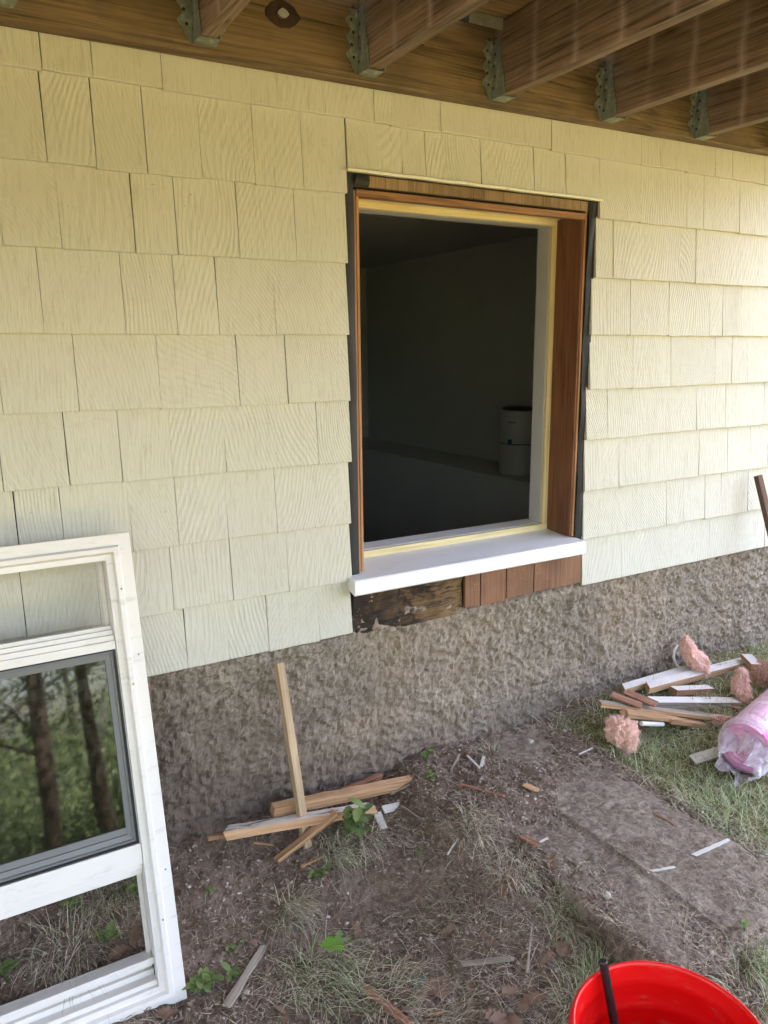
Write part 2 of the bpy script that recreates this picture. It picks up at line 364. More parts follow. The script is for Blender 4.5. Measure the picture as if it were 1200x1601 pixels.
def ground(x, y):
    z = ground_base(x, y)
    near = 1.0 if (-0.8 < x < 4 and y > -2.6) else 0.0
    if near:
        onslab = SX0+0.03 < x < SX1-0.05 and SY1+0.03 < y < -0.42
        a = 0.3 if onslab else 1.0
        z += a*(0.028*noise.noise((x*3.1, y*3.1, 3.3)) + 0.013*noise.noise((x*9, y*9, 1.7)) + 0.009*noise.noise((x*27, y*27, 5.1)) + 0.0045*noise.noise((x*70, y*70, 9.1)))
    else:
        z += 0.05*noise.noise((x*0.6, y*0.6, 0))
    d = math.hypot(x-1.50, y+0.12)               # small burrow hollow by the wall
    if d < 0.10: z -= 0.045*(1-d/0.10)
    return z
def ray(px, py):
    return ((px-600)/FPX)*rt + ((py-800.5)/FPX)*dn + fw
def gp(px, py, dz=0.0):
    """a spot on the ground seen at a given place of the 1200x1601 photograph"""
    r = ray(px, py); z = -0.08
    for _ in range(12):
        k = (z-CAMP.z)/r.z; p = CAMP + r*k; z = ground(p.x, min(p.y, -0.005))
        if SX0 < p.x < SX1 and p.y > SY1: z = max(z, SZ+.004)
        z += dz
    p.z = z; return p
def yp(px, py, y):
    r = ray(px, py); return CAMP + r*((y-CAMP.y)/r.y)

def axis_coords(lo, hi, step, far_lo, far_hi, g=1.28):
    c = [lo + i*step for i in range(int((hi-lo)/step)+1)]
    s = step; x = c[-1]
    while x < far_hi: s *= g; x += s; c.append(x)
    s = step; x = lo; pre = []
    while x > far_lo: s *= g; x -= s; pre.append(x)
    return pre[::-1]+c
gx = axis_coords(-0.35, 3.3, 0.0095, -200, 200); gy = axis_coords(-1.5, 0.0, 0.0095, -340, 0.3, 1.25)
gy = [v for v in gy if v <= 0.0]+[0.03]
# behind the house the lawn goes on level
V = [(x, y, ground(x, y)) for y in gy for x in gx]
nx = len(gx)
F = [(j*nx+i, j*nx+i+1, (j+1)*nx+i+1, (j+1)*nx+i) for j in range(len(gy)-1) for i in range(nx-1)]
back = [(x, y, 0.0) for y in (30, 120, 300) for x in (gx[0], -4.0, 6.8, gx[-1])]
nb = len(V); V += back
V += [(gx[0], 0.03, 0.0), (-4, 0.03, 0.0), (6.8, 0.03, 0.0), (gx[-1], 0.03, 0.0)]
rw = [nb+12, nb+13, nb+14, nb+15]
rows = [rw]+[[nb+4*i+j for j in range(4)] for i in range(3)]
for r_ in range(3):
    for j in range(3): F.append((rows[r_][j], rows[r_][j+1], rows[r_+1][j+1], rows[r_+1][j]))
gr = build('ground', V, F, M['ground'], None, True); tag(gr, 'bare brown soil sloping away from the house wall into lawn', 'ground', None, 'structure')
def turf(x, y):
    if y > 0.04: return 1.0
    r = ss(1.62+0.25*min(1, max(0, -y*0)), 1.80, x)
    r *= ss(0.02, -0.14, y) if x < 2.2 else 1
    f = ss(-2.6, -3.4, y)
    b = 0.45*ss(-0.62, -0.85, y)*ss(1.2, 0.9, x)*ss(-0.1, 0.3, x)
    e = ss(-1.02, -1.1, y)*ss(0.95, 1.2, x)*0.8
    return max(r, f, b, e)
at = gr.data.attributes.new('turf', 'FLOAT', 'POINT')
at.data.foreach_set('value', [turf(v.co.x, v.co.y) for v in gr.data.vertices])
wt = build('added_water', [(-200, -340, -8.9), (200, -340, -8.9), (200, -46, -8.9), (-200, -46, -8.9)], [(0, 1, 2, 3)], plain('sky_mirror_water', (0.03, 0.05, 0.06), 0.05, 0.1, 2))  # made-up lake, added so bright sky gaps show in the window glass
tag(wt, 'added lake at the foot of the slope mirroring sky into the window glass', 'added_water', None, 'structure')

# concrete path: two slabs and the joint between them
def slab_mesh():
    mb = MB(); st = 0.011
    xs = [SX0+i*(SX1-SX0)/44 for i in range(45)]; ys = [0.0+j*(SY1)/90 for j in range(91)]
    def top(x, y):
        e = 0.012*noise.noise((x*6, y*6, 8))+0.006*noise.noise((x*32, y*32, 2))+0.0035*noise.noise((x*90, y*90, 2))
        dj = abs(x-(1.352+0.006*noise.noise((0, y*9, 4))))
        e -= 0.008*max(0, 1-dj/0.010)
        e += 0.006*ss(1.352, 1.36, x)
        ed = min(x-SX0, SX1-x, y-SY1)
        e -= 0.02*max(0, 1-ed/0.022)**2*(1.0+noise.noise((x*25, y*25, 6)))
        return SZ+e
    V = []
    for y in ys:
        for x in xs:
            jx = 0.008*noise.noise((x*9, y*14, 1)) if x in (xs[0], xs[-1]) else 0
            jy = 0.008*noise.noise((x*14, y*9, 3)) if y == ys[-1] else 0
            V.append((x+jx, y+jy, top(x, y)))
    n = len(xs); F = [(j*n+i, (j+1)*n+i, (j+1)*n+i+1, j*n+i+1) for j in range(len(ys)-1) for i in range(n-1)]
    rim = [j*n for j in range(len(ys))] + [(len(ys)-1)*n+i for i in range(1, n)] + [j*n+n-1 for j in range(len(ys)-2, -1, -1)]
    b = len(V)
    lvl = 5
    for L in range(1, lvl+1):
        for q in rim:
            x, y, z = V[q]; k = 0.010*noise.noise((x*30, y*30, L*3.7)); V.append((x+k, y+k, z-0.028*L))
    m_ = len(rim); prev = rim
    for L in range(lvl):
        cur = [b+L*m_+i for i in range(m_)]
        for i in range(m_-1): F.append((prev[i], cur[i], cur[i+1], prev[i+1]))
        prev = cur
    return build('path', V, F, M['slab'], None, False)
pa = slab_mesh(); tag(pa, 'dirt covered concrete slab path running out from the house wall', 'path', None, 'structure')

# ------------------------------------------------------------------ house
house = empty('house', (0, 0, 0), 'house with cream painted wood shingles over a rough stucco foundation and an open window hole', 'house')
OX0, OX1, OZ0, OZ1 = 0.96, 1.84, 0.46, 1.70       # hole in the shingles
# shingle courses (butt heights) measured left and right of the hole; joints as wall X
def wx(px, py): return yp(px, py, 0.0).x
LB = [.464, .620, .785, .957, 1.121, 1.292, 1.470, 1.641, 1.819]
LJ = {0: [(294,1046),(359,1032),(421,1017),(500,1001)], 1: [(42,992),(158,973),(272,952),(365,935),(452,920)],
      2: [(29,845),(100,839),(208,861),(280,851),(357,840),(434,830)], 3: [(5,765),(109,757),(192,750),(270,743),(354,736),(498,725)],
      4: [(5,647),(124,641),(252,637),(375,632),(451,629)], 5: [(69,519),(197,521),(278,521),(343,522),(432,523)],
      6: [(5,385),(97,389),(212,395),(279,399),(375,404),(464,409)], 7: [(74,253),(151,261),(231,269),(316,278),(399,285),(475,292)],
      8: [(145,116),(254,135),(434,163),(508,175)]}
RB = [.464, .623, .790, .959, 1.122, 1.293, 1.469, 1.646, 1.819]
RJ = {0: [(971,904),(1108,877),(1194,860)], 1: [(1041,823),(1068,819),(1101,813),(1126,809)], 2: [(941,763),(967,760),(1008,756),(1092,745),(1136,739),(1171,735),(1199,731)],
      3: [(949,687),(1007,680),(1088,673),(1133,670),(1193,664)], 4: [(989,605),(1048,603),(1117,600),(1143,599),(1167,598)],
      5: [(985,524),(1045,524),(1108,524),(1129,524),(1158,524)], 6: [(958,433),(1063,440),(1087,441),(1184,447)],
      7: [(1002,344),(1073,355),(1099,359),(1155,364)]}
WJ = [(587,268),(629,273),(666,278),(698,282),(753,289),(835,298),(885,303)]       # over the hole
TJ = [(585,186),(612,191),(689,203),(820,222),(862,229),(1003,252),(1032,256),(1075,264),(1118,272),(1145,274),(1195,282)]
SH = {'v': [], 'f': [], 'r': []}
rs = random.Random(11)
def shingle(x0, x1, z0, z1, first=False, gap=None, ztop=None):
    g0 = gap if gap is not None else rs.choice([.0007, .0009, .0012, .0012, .0018, .0028])
    dz = rs.uniform(-.0022, .0022); th = rs.uniform(.0085, .012); yo = rs.uniform(-.001, .001)
    zt = (z1+.02) if ztop is None else ztop
    yt = .0125 if ztop is None else .0125*(ztop-z0)/(z1-z0)
    sk0, sk1 = rs.uniform(-.0015, .0015), rs.uniform(-.0015, .0015)
    a, b = x0+g0/2, x1-g0/2
    P = []
    n = max(2, int((b-a)/.03))
    bz = [z0+dz+rs.uniform(-.0007, .0007)+.0012*noise.noise((a+i*.02, z0*9, 0)) for i in range(n+1)]
    for i in range(n+1):
        x = a+(b-a)*i/n; k = 1-2*i/n
        xt = x + sk0*(1-i/n)+sk1*(i/n)
        bow = 0.0012*rs.uniform(-1, 1) if 0 < i < n else 0
        P += [(x, yo+bow*.5, bz[i]), (x, yo+.0014+bow*.5-.0022, bz[i]+.0022), (xt, yt+.001, zt), (x, yo+th, bz[i]), (xt, yt+.0035, zt)]
    o = len(SH['v']); SH['v'] += P
    c = (rs.random(), rs.random(), rs.random())
    fs = []
    for i in range(n):
        q = o+5*i; w_ = q+5
        fs += [(q, w_, w_+1, q+1), (q+1, w_+1, w_+2, q+2), (q+3, w_+3, w_, q), (q+4, q+2, w_+2, w_+4)]
    e = o+5*n
    fs += [(o, o+1, o+2, o+4, o+3), (e+3, e+4, e+2, e+1, e)]
    SH['f'] += fs; SH['r'] += [c]*len(fs)
def course(z0, z1, xs, ztop=None):
    for a, b in zip(xs, xs[1:]): shingle(a, b, z0, z1, ztop=ztop)
def fill(a, b):
    xs = [a]
    while b-xs[-1] > .30: xs.append(xs[-1]+rs.uniform(.09, .26))
    if b-xs[-1] > .18: xs.append(xs[-1]+(b-xs[-1])*rs.uniform(.4, .6))
    return xs+[b]
XL, XR = -4.0, 6.8
for i in range(9):
    z0 = LB[i]; z1 = LB[i+1] if i < 8 else 1.99
    js = [wx(*p) for p in LJ[i]]
    left = fill(XL, js[0])
    if i == 8:
        tj = [wx(*p) for p in TJ]
        course(z0, z1, left[:-1]+js+tj+fill(tj[-1], XR)[1:])
        continue
    edge = OX0-.004+rs.uniform(-.004, .003) if i != 7 else OX0-.0005
    course(z0, z1, left[:-1]+js+[edge])
    rj = [wx(*p) for p in RJ[i]]
    if i == 7:
        wj = [wx(*p) for p in WJ]
        course(1.697, z1, [OX0+.002]+wj+[1.835])
        course(RB[i], z1, [1.8365]+rj+fill(rj[-1], XR)[1:])
    else:
        re = {0: 1.834, 1: 1.830, 2: 1.826, 3: 1.823, 4: 1.829, 5: 1.824, 6: 1.832}[i]
        course(RB[i], RB[i+1], [re]+rj+fill(rj[-1], XR)[1:])
z = 2.14
while z < 4.9:
    course(z, z+.17, fill(XL, XR)); z += .17
me = bpy.data.meshes.new('shingle_siding'); me.from_pydata(SH['v'], [], SH['f'])
a_ = me.attributes.new('rnd', 'FLOAT_VECTOR', 'FACE'); a_.data.foreach_set('vector', [c for v in SH['r'] for c in v])
sid = link('shingle_siding', me, M['siding'], house)

mb = MB()     # sheathed wall core with the opening left free, other walls
Y0, Y1 = .021, .13
mb.box(XL+.002, .985, Y0, Y1, .43, 5.0); mb.box(1.800, XR-.002, Y0, Y1, .43, 5.0)
mb.box(.985, 1.800, Y0, Y1, 1.664, 5.0); mb.box(.985, 1.800, Y0+.012, Y1, .43, .58)
mb.box(XL+.002, XL+.13, Y1, 8, .43, 5.0); mb.box(XR-.13, XR-.002, Y1, 8, .43, 5.0); mb.box(XL+.13, XR-.13, 7.88, 8, .43, 5.0)
mb.out('wall_sheathing', plain('dark_felt_sheathing', (0.05, 0.04, 0.03), 0.9, 0.3, 20), house)
mb = MB(); mb.box(XL-.5, XR+.5, -.55, 8.5, 5.0, 5.12); mb.box(XL-.5, XR+.5, -.3, 8.3, 5.12, 5.3)  # unseen roof over the raised upper walls, added to block the sun
mb.out('added_roof', M['added_roof'], house)
# foundation: really displaced stucco face
def foundation():
    x0, x1 = -0.3, 4.5; z0, z1 = -.14, .535; st = .0070
    nx_ = int((x1-x0)/st); nz_ = int((z1-z0)/st); V = []
    for j in range(nz_+1):
        z = z0+(z1-z0)*j/nz_
        for i in range(nx_+1):
            x = x0+(x1-x0)*i/nx_
            wx_ = x+.02*noise.noise((x*8, z*8, 3)); wz_ = z+.02*noise.noise((x*8, z*8, 6))
            d = .010*noise.noise((x*4, z*4, 1)) + .020*(abs(noise.noise((wx_*13, wz_*15, 4)))-.2) + .016*(abs(noise.noise((wx_*31, wz_*36, 7)))-.2) + .008*noise.noise((x*70, z*70, 2)) + .004*noise.noise((x*130, z*130, 2))
            zt = .464 if not (.957 < x < 1.346) else .510-.018*ss(1.0, 1.34, x)+.010*noise.noise((x*12, 0, 5))
            lip = .034*ss(zt-.004, zt+.008, z)
            yv = .012-d
            if z > .43: yv = max(yv, .003)
            V.append((x, min(.024, yv)+lip, z))
    n = nx_+1
    F = [(j*n+i, j*n+i+1, (j+1)*n+i+1, (j+1)*n+i) for j in range(nz_) for i in range(nx_)]
    b = len(V)
    for (xa, xb) in ((XL, x0), (x1, XR)):
        k = len(V); V += [(xa, .012, -.3), (xb, .012, -.3), (xb, .012, .5), (xa, .012, .5)]; F.append((k, k+1, k+2, k+3))
    k = len(V)
    bx = [(XL, .035), (XR, .035), (XR, 8.0), (XL, 8.0)]
    V += [(x, y, -.6) for x, y in bx]+[(x, y, .429) for x, y in bx]
    for q in range(4):
        r2 = (q+1) % 4; F.append((k+q, k+r2, k+4+r2, k+4+q))
    return build('foundation', V, F, M['stucco'], house, False)
fo = foundation()

# window opening and everything nailed in it
_w = MB(); _w.box(1.787, 1.7935, .0215, .135, .6355, 1.654)
wo = _w.out('window_opening', M['cedar'], house, .0012)
def part(mb, name, mat, parent=wo, bevel=.0012): return mb.out(name, mat, parent, bevel)
# drip cap
V = []; n = 40
for i in range(n+1):
    x = .958+(1.838-.958)*i/n; e = .0016*noise.noise((x*14, 0, 3))+(.006*ss(1.80, 1.838, x) if x > 1.8 else 0)*0
    V += [(x, -.010, 1.6935+e), (x, -.011, 1.700+e), (x, .02, 1.703+e), (x, .02, 1.6975+e)]
F = [(4*i+a, 4*i+4+a, 4*i+4+(a+1) % 4, 4*i+(a+1) % 4) for i in range(n) for a in range(4)]+[(0, 1, 2, 3), (4*n+3, 4*n+2, 4*n+1, 4*n)]
build('drip_cap', V, F, M['drip'], wo)
# black membrane folded round the hole
mb = MB()
def ruffle(x0, x1, z0, z1, y, vert=True, amp=.003, seed=0, nn=60, cols=6):
    V = []; 
    for j in range(nn+1):
        for i in range(cols+1):
            a, b = i/cols, j/nn
            x, z = (x0+(x1-x0)*a, z0+(z1-z0)*b) if vert else (x0+(x1-x0)*b, z0+(z1-z0)*a)
            V.append((x, y+amp*noise.noise((x*30+seed, z*(6 if vert else 30), seed))*2 - .004*math.sin(a*math.pi), z))
    n = cols+1; F = [(j*n+i, j*n+i+1, (j+1)*n+i+1, (j+1)*n+i) for j in range(nn) for i in range(cols)]
    mb.add(V, F)
for q in range(3):
    mb = MB()
    if q == 0: ruffle(.950, .986, .632, 1.692, .0165, True, .002, 1)
    if q == 1: ruffle(1.803, 1.8335, .634, 1.692, .012, True, .0045, 5)
    if q == 2: ruffle(.988, 1.03, 1.668, 1.694, .0125, False, .002, 3, 20, 4)
    o = part(mb, 'flashing_membrane', M['membrane'], bevel=0); o.data.polygons.foreach_set('use_smooth', [True]*len(o.data.polygons))
mb = MB(); mb.box(1.8325, 1.850, .0125, .020, .60, 1.690); part(mb, 'exposed_sheathing_strip', M['darkwood'])
mb = MB(); mb.box(1.030, 1.800, .014, .0205, 1.6655, 1.6925)
for x in (1.08, 1.19, 1.40, 1.47, 1.62): mb.box(x, x+.0015, .0125, .0145, 1.6657, 1.6925)
part(mb, 'header_boards', M['tan'])
# outer cedar jambs and head
mb = MB(); mb.box(.9855, .9925, .0185, .13, .6352, 1.656); mb.box(.9930, 1.001, .0165, .13, .6352, 1.656); part(mb, 'jamb_edge', M['edge'])
mb = MB(); mb.box(1.7940, 1.8020, .0175, .13, .6352, 1.672); part(mb, 'jamb_edge', M['edge'])
mb = MB(); mb.box(.9935, 1.7935, .0155, .040, 1.640, 1.6585); part(mb, 'head_jamb', M['cedarx'])
mb = MB(); mb.box(1.0015, 1.7865, .0405, .1335, 1.6555, 1.6625); part(mb, 'head_underside', M['drip'])
# inner new jamb set: primed boards with raw pine front edges
IX0, IX1, IZ0, IZ1 = 1.024, 1.767, .660, 1.637
mb = MB(); mb.box(1.003, 1.787, .134, .146, IZ1, 1.656); part(mb, 'pine_head_edge', M['pine'], bevel=.0008)
mb = MB(); mb.box(IX1, 1.787, .134, .146, IZ0, IZ1); part(mb, 'pine_side_edge', M['pinez'], bevel=.0008)
mb = MB(); mb.box(1.003, IX0, .134, .146, IZ0, IZ1); part(mb, 'pine_side_edge', M['pinez'], bevel=.0008)
mb = MB(); mb.box(1.003, 1.787, .132, .147, .638, IZ0); part(mb, 'pine_sill_edge', M['pine'], bevel=.0008)
mb = MB(); mb.box(1.003, IX0+.001, .146, .205, IZ0, IZ1); mb.box(IX1-.001, 1.79, .146, .205, IZ0, IZ1); mb.box(1.003, 1.79, .146, .205, IZ1-.001, 1.66); part(mb, 'primed_jamb', M['primed'])
mb = MB(); mb.box(1.003, 1.79, .147, .225, .640, IZ0+.001); part(mb, 'inner_stool', M['sill'])
# outer white sill, sloped
def sill():
    x0, x1 = .944, 1.806; yf, yb = -.036, .133; zt0, zt1 = .629, .640; th = .045
    V = []; prof = [(yf+.004, zt0-th), (yf, zt0-th+.004), (yf, zt0-.004), (yf+.004, zt0), (yb, zt1), (yb, zt0-th+.012)]
    # horns outside the jambs stop at the wall face
    def seg(xa, xb, yend):
        b = len(V)
        for x in (xa, xb):
            for y, z in prof: 
                yy = min(y, yend); zz = z if y <= yend else (zt0+(zt1-zt0)*(yend-yf)/(yb-yf) if z > .62 else z)
                V.append((x, yy, zz))
        n = len(prof); out = [(b+i, b+n+i, b+n+(i+1) % n, b+(i+1) % n) for i in range(n)]
        return out+[tuple(b+i for i in range(n)), tuple(b+n+i for i in reversed(range(n)))]
    F = seg(x0, .9864, .011)+seg(.9864, 1.8025, yb)+seg(1.8025, x1, .011)
    o = build('window_sill', V, F, M['sill'], wo); return o
sill()
# stripped wood below the sill
V = []; n = 60
for i in range(n+1):
    x = .962+(1.342-.962)*i/n
    for k in range(7):
        z = .452+(.590-.452)*k/6+(0 if k else .012*noise.noise((x*11, 0, 0)))
        V.append((x, .012+.014*noise.noise((x*9, z*16, 2))+.006*noise.noise((x*40, z*60, 2)), z))
F = [(i*7+k, (i+1)*7+k, (i+1)*7+k+1, i*7+k+1) for i in range(n) for k in range(6)]
build('rotted_sheathing', V, F, M['rot'], wo)
bxs = [1.343, 1.404, 1.507, 1.622, 1.832]
for i in range(4):
    mb = MB(); dz = (0, -.003, .002, .004)[i]; mb.box(bxs[i]+.0022, bxs[i+1]-.0022, .001+.001*i, .012+.001*i, .468+dz-.012*(i == 3)*0, .586)
    for q in range(4+2*i):
        xx = rs.uniform(bxs[i]+.01, bxs[i+1]-.01); zz = rs.uniform(.49, .575); mb.box(xx, xx+.003, -.0005+.001*i, .0015+.001*i, zz, zz+.003, 1)
    mb.out('sheathing_board', [M['sheath'], M['greywood']], wo, .001)

# interior room
mb = MB()
mb.box(-1.6, -1.5, .21, 3.2, -.9, 1.9); mb.box(2.70, 2.80, .21, 3.2, -.9, 1.9); mb.box(-1.5, 2.7, 3.07, 3.2, -.9, 1.9)
mb.box(-1.5, .99, .131, .21, -.9, 1.9); mb.box(1.795, 2.7, .131, .21, -.9, 1.9); mb.box(.99, 1.795, .15, .21, -.9, .638); mb.box(.99, 1.795, .15, .21, 1.663, 1.9)
mb.out('interior_wall', M['room'], house)
mb = MB(); mb.box(-1.5, 2.7, .21, 3.07, 1.813, 1.9); mb.out('interior_ceiling', M['room'], house)
mb = MB(); mb.box(-1.5, 2.7, .21, 3.07, -1.0, -.9); mb.out('interior_floor', M['darkwood'], house)
mb = MB(); mb.box(2.385, 2.7, .21, 3.07, -.9, .615); mb.box(2.365, 2.70, .21, 3.07, .615, .635); mb.out('wall_ledge', M['roomledge'], house, .003)

# air purifier on the ledge
pur = empty('air_purifier', (2.53, 1.17, .635), 'white cylindrical air purifier standing on the ledge inside the dark room', 'air purifier')
def lathe(name, prof, mat, parent, n=48, smooth=True, loc=(0, 0, 0)):
    V = []; F = []
    for r_, z_ in prof:
        for j in range(n): a = 2*math.pi*j/n; V.append((loc[0]+r_*math.cos(a), loc[1]+r_*math.sin(a), loc[2]+z_))
    for i in range(len(prof)-1):
        for j in range(n): F.append((i*n+j, i*n+(j+1) % n, (i+1)*n+(j+1) % n, (i+1)*n+j))
    o = build(name, V, F, mat, parent, smooth); return o
lathe('base', [(0, 0), (.098, 0), (.105, .006), (.107, .02), (.107, .150), (.106, .154), (0, .154)], M['purif'], pur)
lathe('seam', [(0, .154), (.102, .154), (.102, .159), (0, .159)], M['black'], pur)
lathe('upper_body', [(0, .159), (.105, .159), (.107, .162), (.105, .315), (.100, .323), (0, .323)], M['purif'], pur)
lathe('top_grille', [(0, .323), (.094, .323), (.096, .330), (.088, .333), (0, .333)], M['black'], pur)
def curved_patch(parent, name, mat, a0, a1, z0, z1, r_):
    V = []; 
    for i in range(7):
        a = a0+(a1-a0)*i/6
        V += [(r_*math.cos(a), r_*math.sin(a), z0), (r_*math.cos(a), r_*math.sin(a), z1)]
    return build(name, V, [(2*i, 2*i+2, 2*i+3, 2*i+1) for i in range(6)], mat, parent)
fa = math.atan2(CAMP.y-1.17, CAMP.x-2.53)
curved_patch(pur, 'blue_label', M['blue'], fa-.62, fa-.40, .160, .182, .1078)
for q, (a, b) in enumerate([(-.58, -.50), (-.47, -.40), (-.38, -.34), (-.32, -.26)]):
    curved_patch(pur, 'dark_lettering', M['rod'], fa+a, fa+b, .262, .270-.002*(q % 2), .1075)

# ------------------------------------------------------------------ deck
deck = empty('deck', (0, -.045, 1.9), 'brown pressure treated wood deck over the wall with joists hung from its ledger', 'deck')
def dpart(mb, name, mat, bevel=.0015, parent=deck):
    o = mb.out(name, mat, None, bevel); o.parent = parent; o.matrix_parent_inverse = Matrix.Translation((0, .045, -1.9)) if parent is deck else Matrix.Identity(4); return o
mb = MB(); mb.box(XL+.3, 3.15, -.045, -.002, 1.888, 2.080)
for v in mb.v:
    if v.z < 1.9: v.z = 1.8835+.0092*v.x       # its lower edge runs slightly out of level
dpart(mb, 'ledger_board', M['deckwood'], .003)
# bolt heads in the ledger, the left one in a dark knot
for (px, py, r_, hb) in ((441, 22, .030, .0095), (659, 67, .007, .0035)):
    p = yp(px, py, -.046); mb = MB()
    A0 = [((1.35 if r_ > .02 else 1)*(1+.22*noise.noise((a*.9, r_*50, 0)))*r_*math.cos(a*math.pi/9), r_*(1+.22*noise.noise((a*.9, 5, 0)))*math.sin(a*math.pi/9)) for a in range(18)]
    ring = [(p.x+a, -.0462, p.z+b) for a, b in A0]+[(p.x+a*.95, -.0480, p.z+b*.95) for a, b in A0]+[(p.x+a*hb/r_, -.0475, p.z+b*hb/r_) for a, b in A0]+[(p.x+a*hb/r_, -.0530, p.z+b*hb/r_) for a, b in A0]
    for lv, k in ((0, 0), (1, 0), (2, 1)): mb.add(ring, [(lv*18+i, lv*18+(i+1) % 18, lv*18+18+(i+1) % 18, lv*18+18+i) for i in range(18)], k)
    mb.add(ring, [tuple(range(54, 72))], 1)
    o = mb.out('ledger_bolt', [M['knot'], M['nail']], None); o.parent = deck; o.matrix_parent_inverse = Matrix.Translation((0, .045, -1.9))
JX = [.568+.4045*i for i in range(-9, 7)]
DY = -2.35
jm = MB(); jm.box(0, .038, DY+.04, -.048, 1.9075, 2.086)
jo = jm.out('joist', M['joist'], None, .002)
def hanger_mesh():
    mb = MB(); t = .0016
    zb, zt = 1.905, 2.045
    # side strips on the joist with a scalloped lip, flanges bent onto the ledger, seat under the joist
    for s, xx in ((-1, -.0022), (1, .0402)):
        Z = [zb+(zt-zb)*i/28 for i in range(29)]
        wd = [.020+.022*ss(1, .0, i/28)*1.0 + .004*abs(math.sin(i*.9)) for i in range(29)]
        V = []
        for z_, w_ in zip(Z, wd): V += [(xx, -.0475, z_), (xx, -.0475-w_-.012, z_), (xx+s*t*0+s*.0014, -.0475, z_), (xx+s*.0014, -.0475-w_-.012, z_)]
        F = []
        for i in range(28):
            a = 4*i; F += [(a, a+4, a+5, a+1), (a+2, a+3, a+7, a+6), (a+1, a+5, a+7, a+3)]
        mb.add(V, F)
        V = []
        for i, z_ in enumerate(Z):
            w_ = .026+.007*math.sin(i*.85+1)*(1 if i > 2 else 0)-.018*ss(5, 0, i)
            V += [(xx, -.0485, z_), (xx+s*w_, -.0485, z_), (xx, -.0470, z_), (xx+s*w_, -.0470, z_)]
        F = []
        for i in range(28):
            a = 4*i; F += [(a, a+1, a+5, a+4), (a+1, a+3, a+7, a+5)]
        mb.add(V, F)
        for i in range(5):
            z_ = zb+.025+i*.027; y_ = -.056-.006*(i % 2)
            c = Vector((xx+s*.0016, y_, z_)); r_ = .0042
            ring = [c+Vector((s*.0008, r_*math.cos(a*math.pi/4), r_*math.sin(a*math.pi/4))) for a in range(8)]
            mb.add(ring, [tuple(range(8))], 1)
            c = Vector((xx+s*(.013+.005*(i % 2)), -.0490, z_+.01)); r_ = .0038
            ring = [c+Vector((r_*math.cos(a*math.pi/4), -.0006, r_*math.sin(a*math.pi/4))) for a in range(8)]
            mb.add(ring, [tuple(range(8))], 1)
    mb.box(-.0036, .0416, -.0475-.046, -.0475, 1.9035, 1.9055)
    return mb
ho = hanger_mesh().out('joist_hanger', [M['metal'], M['rod']], None)
rj = random.Random(3)
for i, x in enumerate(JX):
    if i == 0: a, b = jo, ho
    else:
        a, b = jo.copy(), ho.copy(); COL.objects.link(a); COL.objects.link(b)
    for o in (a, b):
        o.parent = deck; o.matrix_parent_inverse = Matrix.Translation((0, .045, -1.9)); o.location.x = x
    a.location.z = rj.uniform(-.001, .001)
bm0 = MB(); bm0.box(XL+.25, 3.18, -.139, 0, 2.090, 2.116); b0 = bm0.out('deck_board', M['board'], None, .003)
y = -.062; k = 0
while y-.139 > DY-.1:
    o = b0 if k == 0 else b0.copy()
    if k: COL.objects.link(o)
    o.parent = deck; o.matrix_parent_inverse = Matrix.Translation((0, .045, -1.9)); o.location.y = y; y -= .1433; k += 1
mb = MB(); mb.box(XL+.3, 3.15, DY, DY+.038, 1.9, 2.086); dpart(mb, 'rim_joist', M['deckwood'])
mb = MB(); mb.box(XL+.3, 3.1, -2.18, -2.10, 1.72, 1.905); dpart(mb, 'beam', M['deckwood'])
for x in (-3.3, -1.1, 1.1+.35, 2.95):
    mb = MB(); mb.box(x, x+.09, -2.185, -2.095, -.6, 1.719); dpart(mb, 'post', M['deckwood'])
# strip of flashing bent over the ledger beside a joist
mb = MB(); mb.box(1.27, 1.395, -.085, -.02, 2.0865, 2.0882); mb.box(1.27, 1.395, -.0865, -.085, 2.060, 2.0882); dpart(mb, 'ledger_flashing', M['flash'], 0)

# ------------------------------------------------------------------ removed window unit leaning on the house
WH = 1.051; WW = .79
wroot = empty('leaning_window', (.337, -.36, -.161), 'removed white vinyl window leaning against the shingles at the left', 'window')
vdir = Vector((0, .24, 1.023)).normalized(); ndir = Vector((1, 0, 0)).cross(vdir)          # ndir faces the viewer
LM = Matrix(((1, 0, 0, 0), (0, vdir.y, ndir.y, 0), (0, vdir.z, ndir.z, 0), (0, 0, 0, 1)))  # local (u, v, w)
def loop_profile(prof, u0, u1, v0, v1, k=0, mb=None):
    """sweep a closed profile of (inset, depth) round a rectangle with mitred corners"""
    mb = mb or MB(); V = []
    for t_, w_ in prof:
        V += [LM @ Vector(p) for p in ((u0+t_, v0+t_, w_), (u1-t_, v0+t_, w_), (u1-t_, v1-t_, w_), (u0+t_, v1-t_, w_))]
    F = []; n = len(prof)
    for i in range(n):
        j = (i+1) % n
        for c in range(4): d = (c+1) % 4; F.append((4*i+c, 4*i+d, 4*j+d, 4*j+c))
    mb.add(V, F, k); return mb
def wbox(mb, u0, u1, v0, v1, w0, w1, k=0): mb.box(u0, u1, v0, v1, w0, w1, k, LM)
mb = loop_profile([(0, -.078), (0, 0), (.0255, .0), (.0258, .0022), (.029, .0125), (.0395, .0125), (.0425, .0015), (.0435, 0), (.056, 0), (.0565, -.03), (.05, -.031), (.05, -.078)], -WW, 0, 0, WH)
fr = mb.out('frame', M['vinyl'], wroot, .0012, seg=2)
mb = MB()
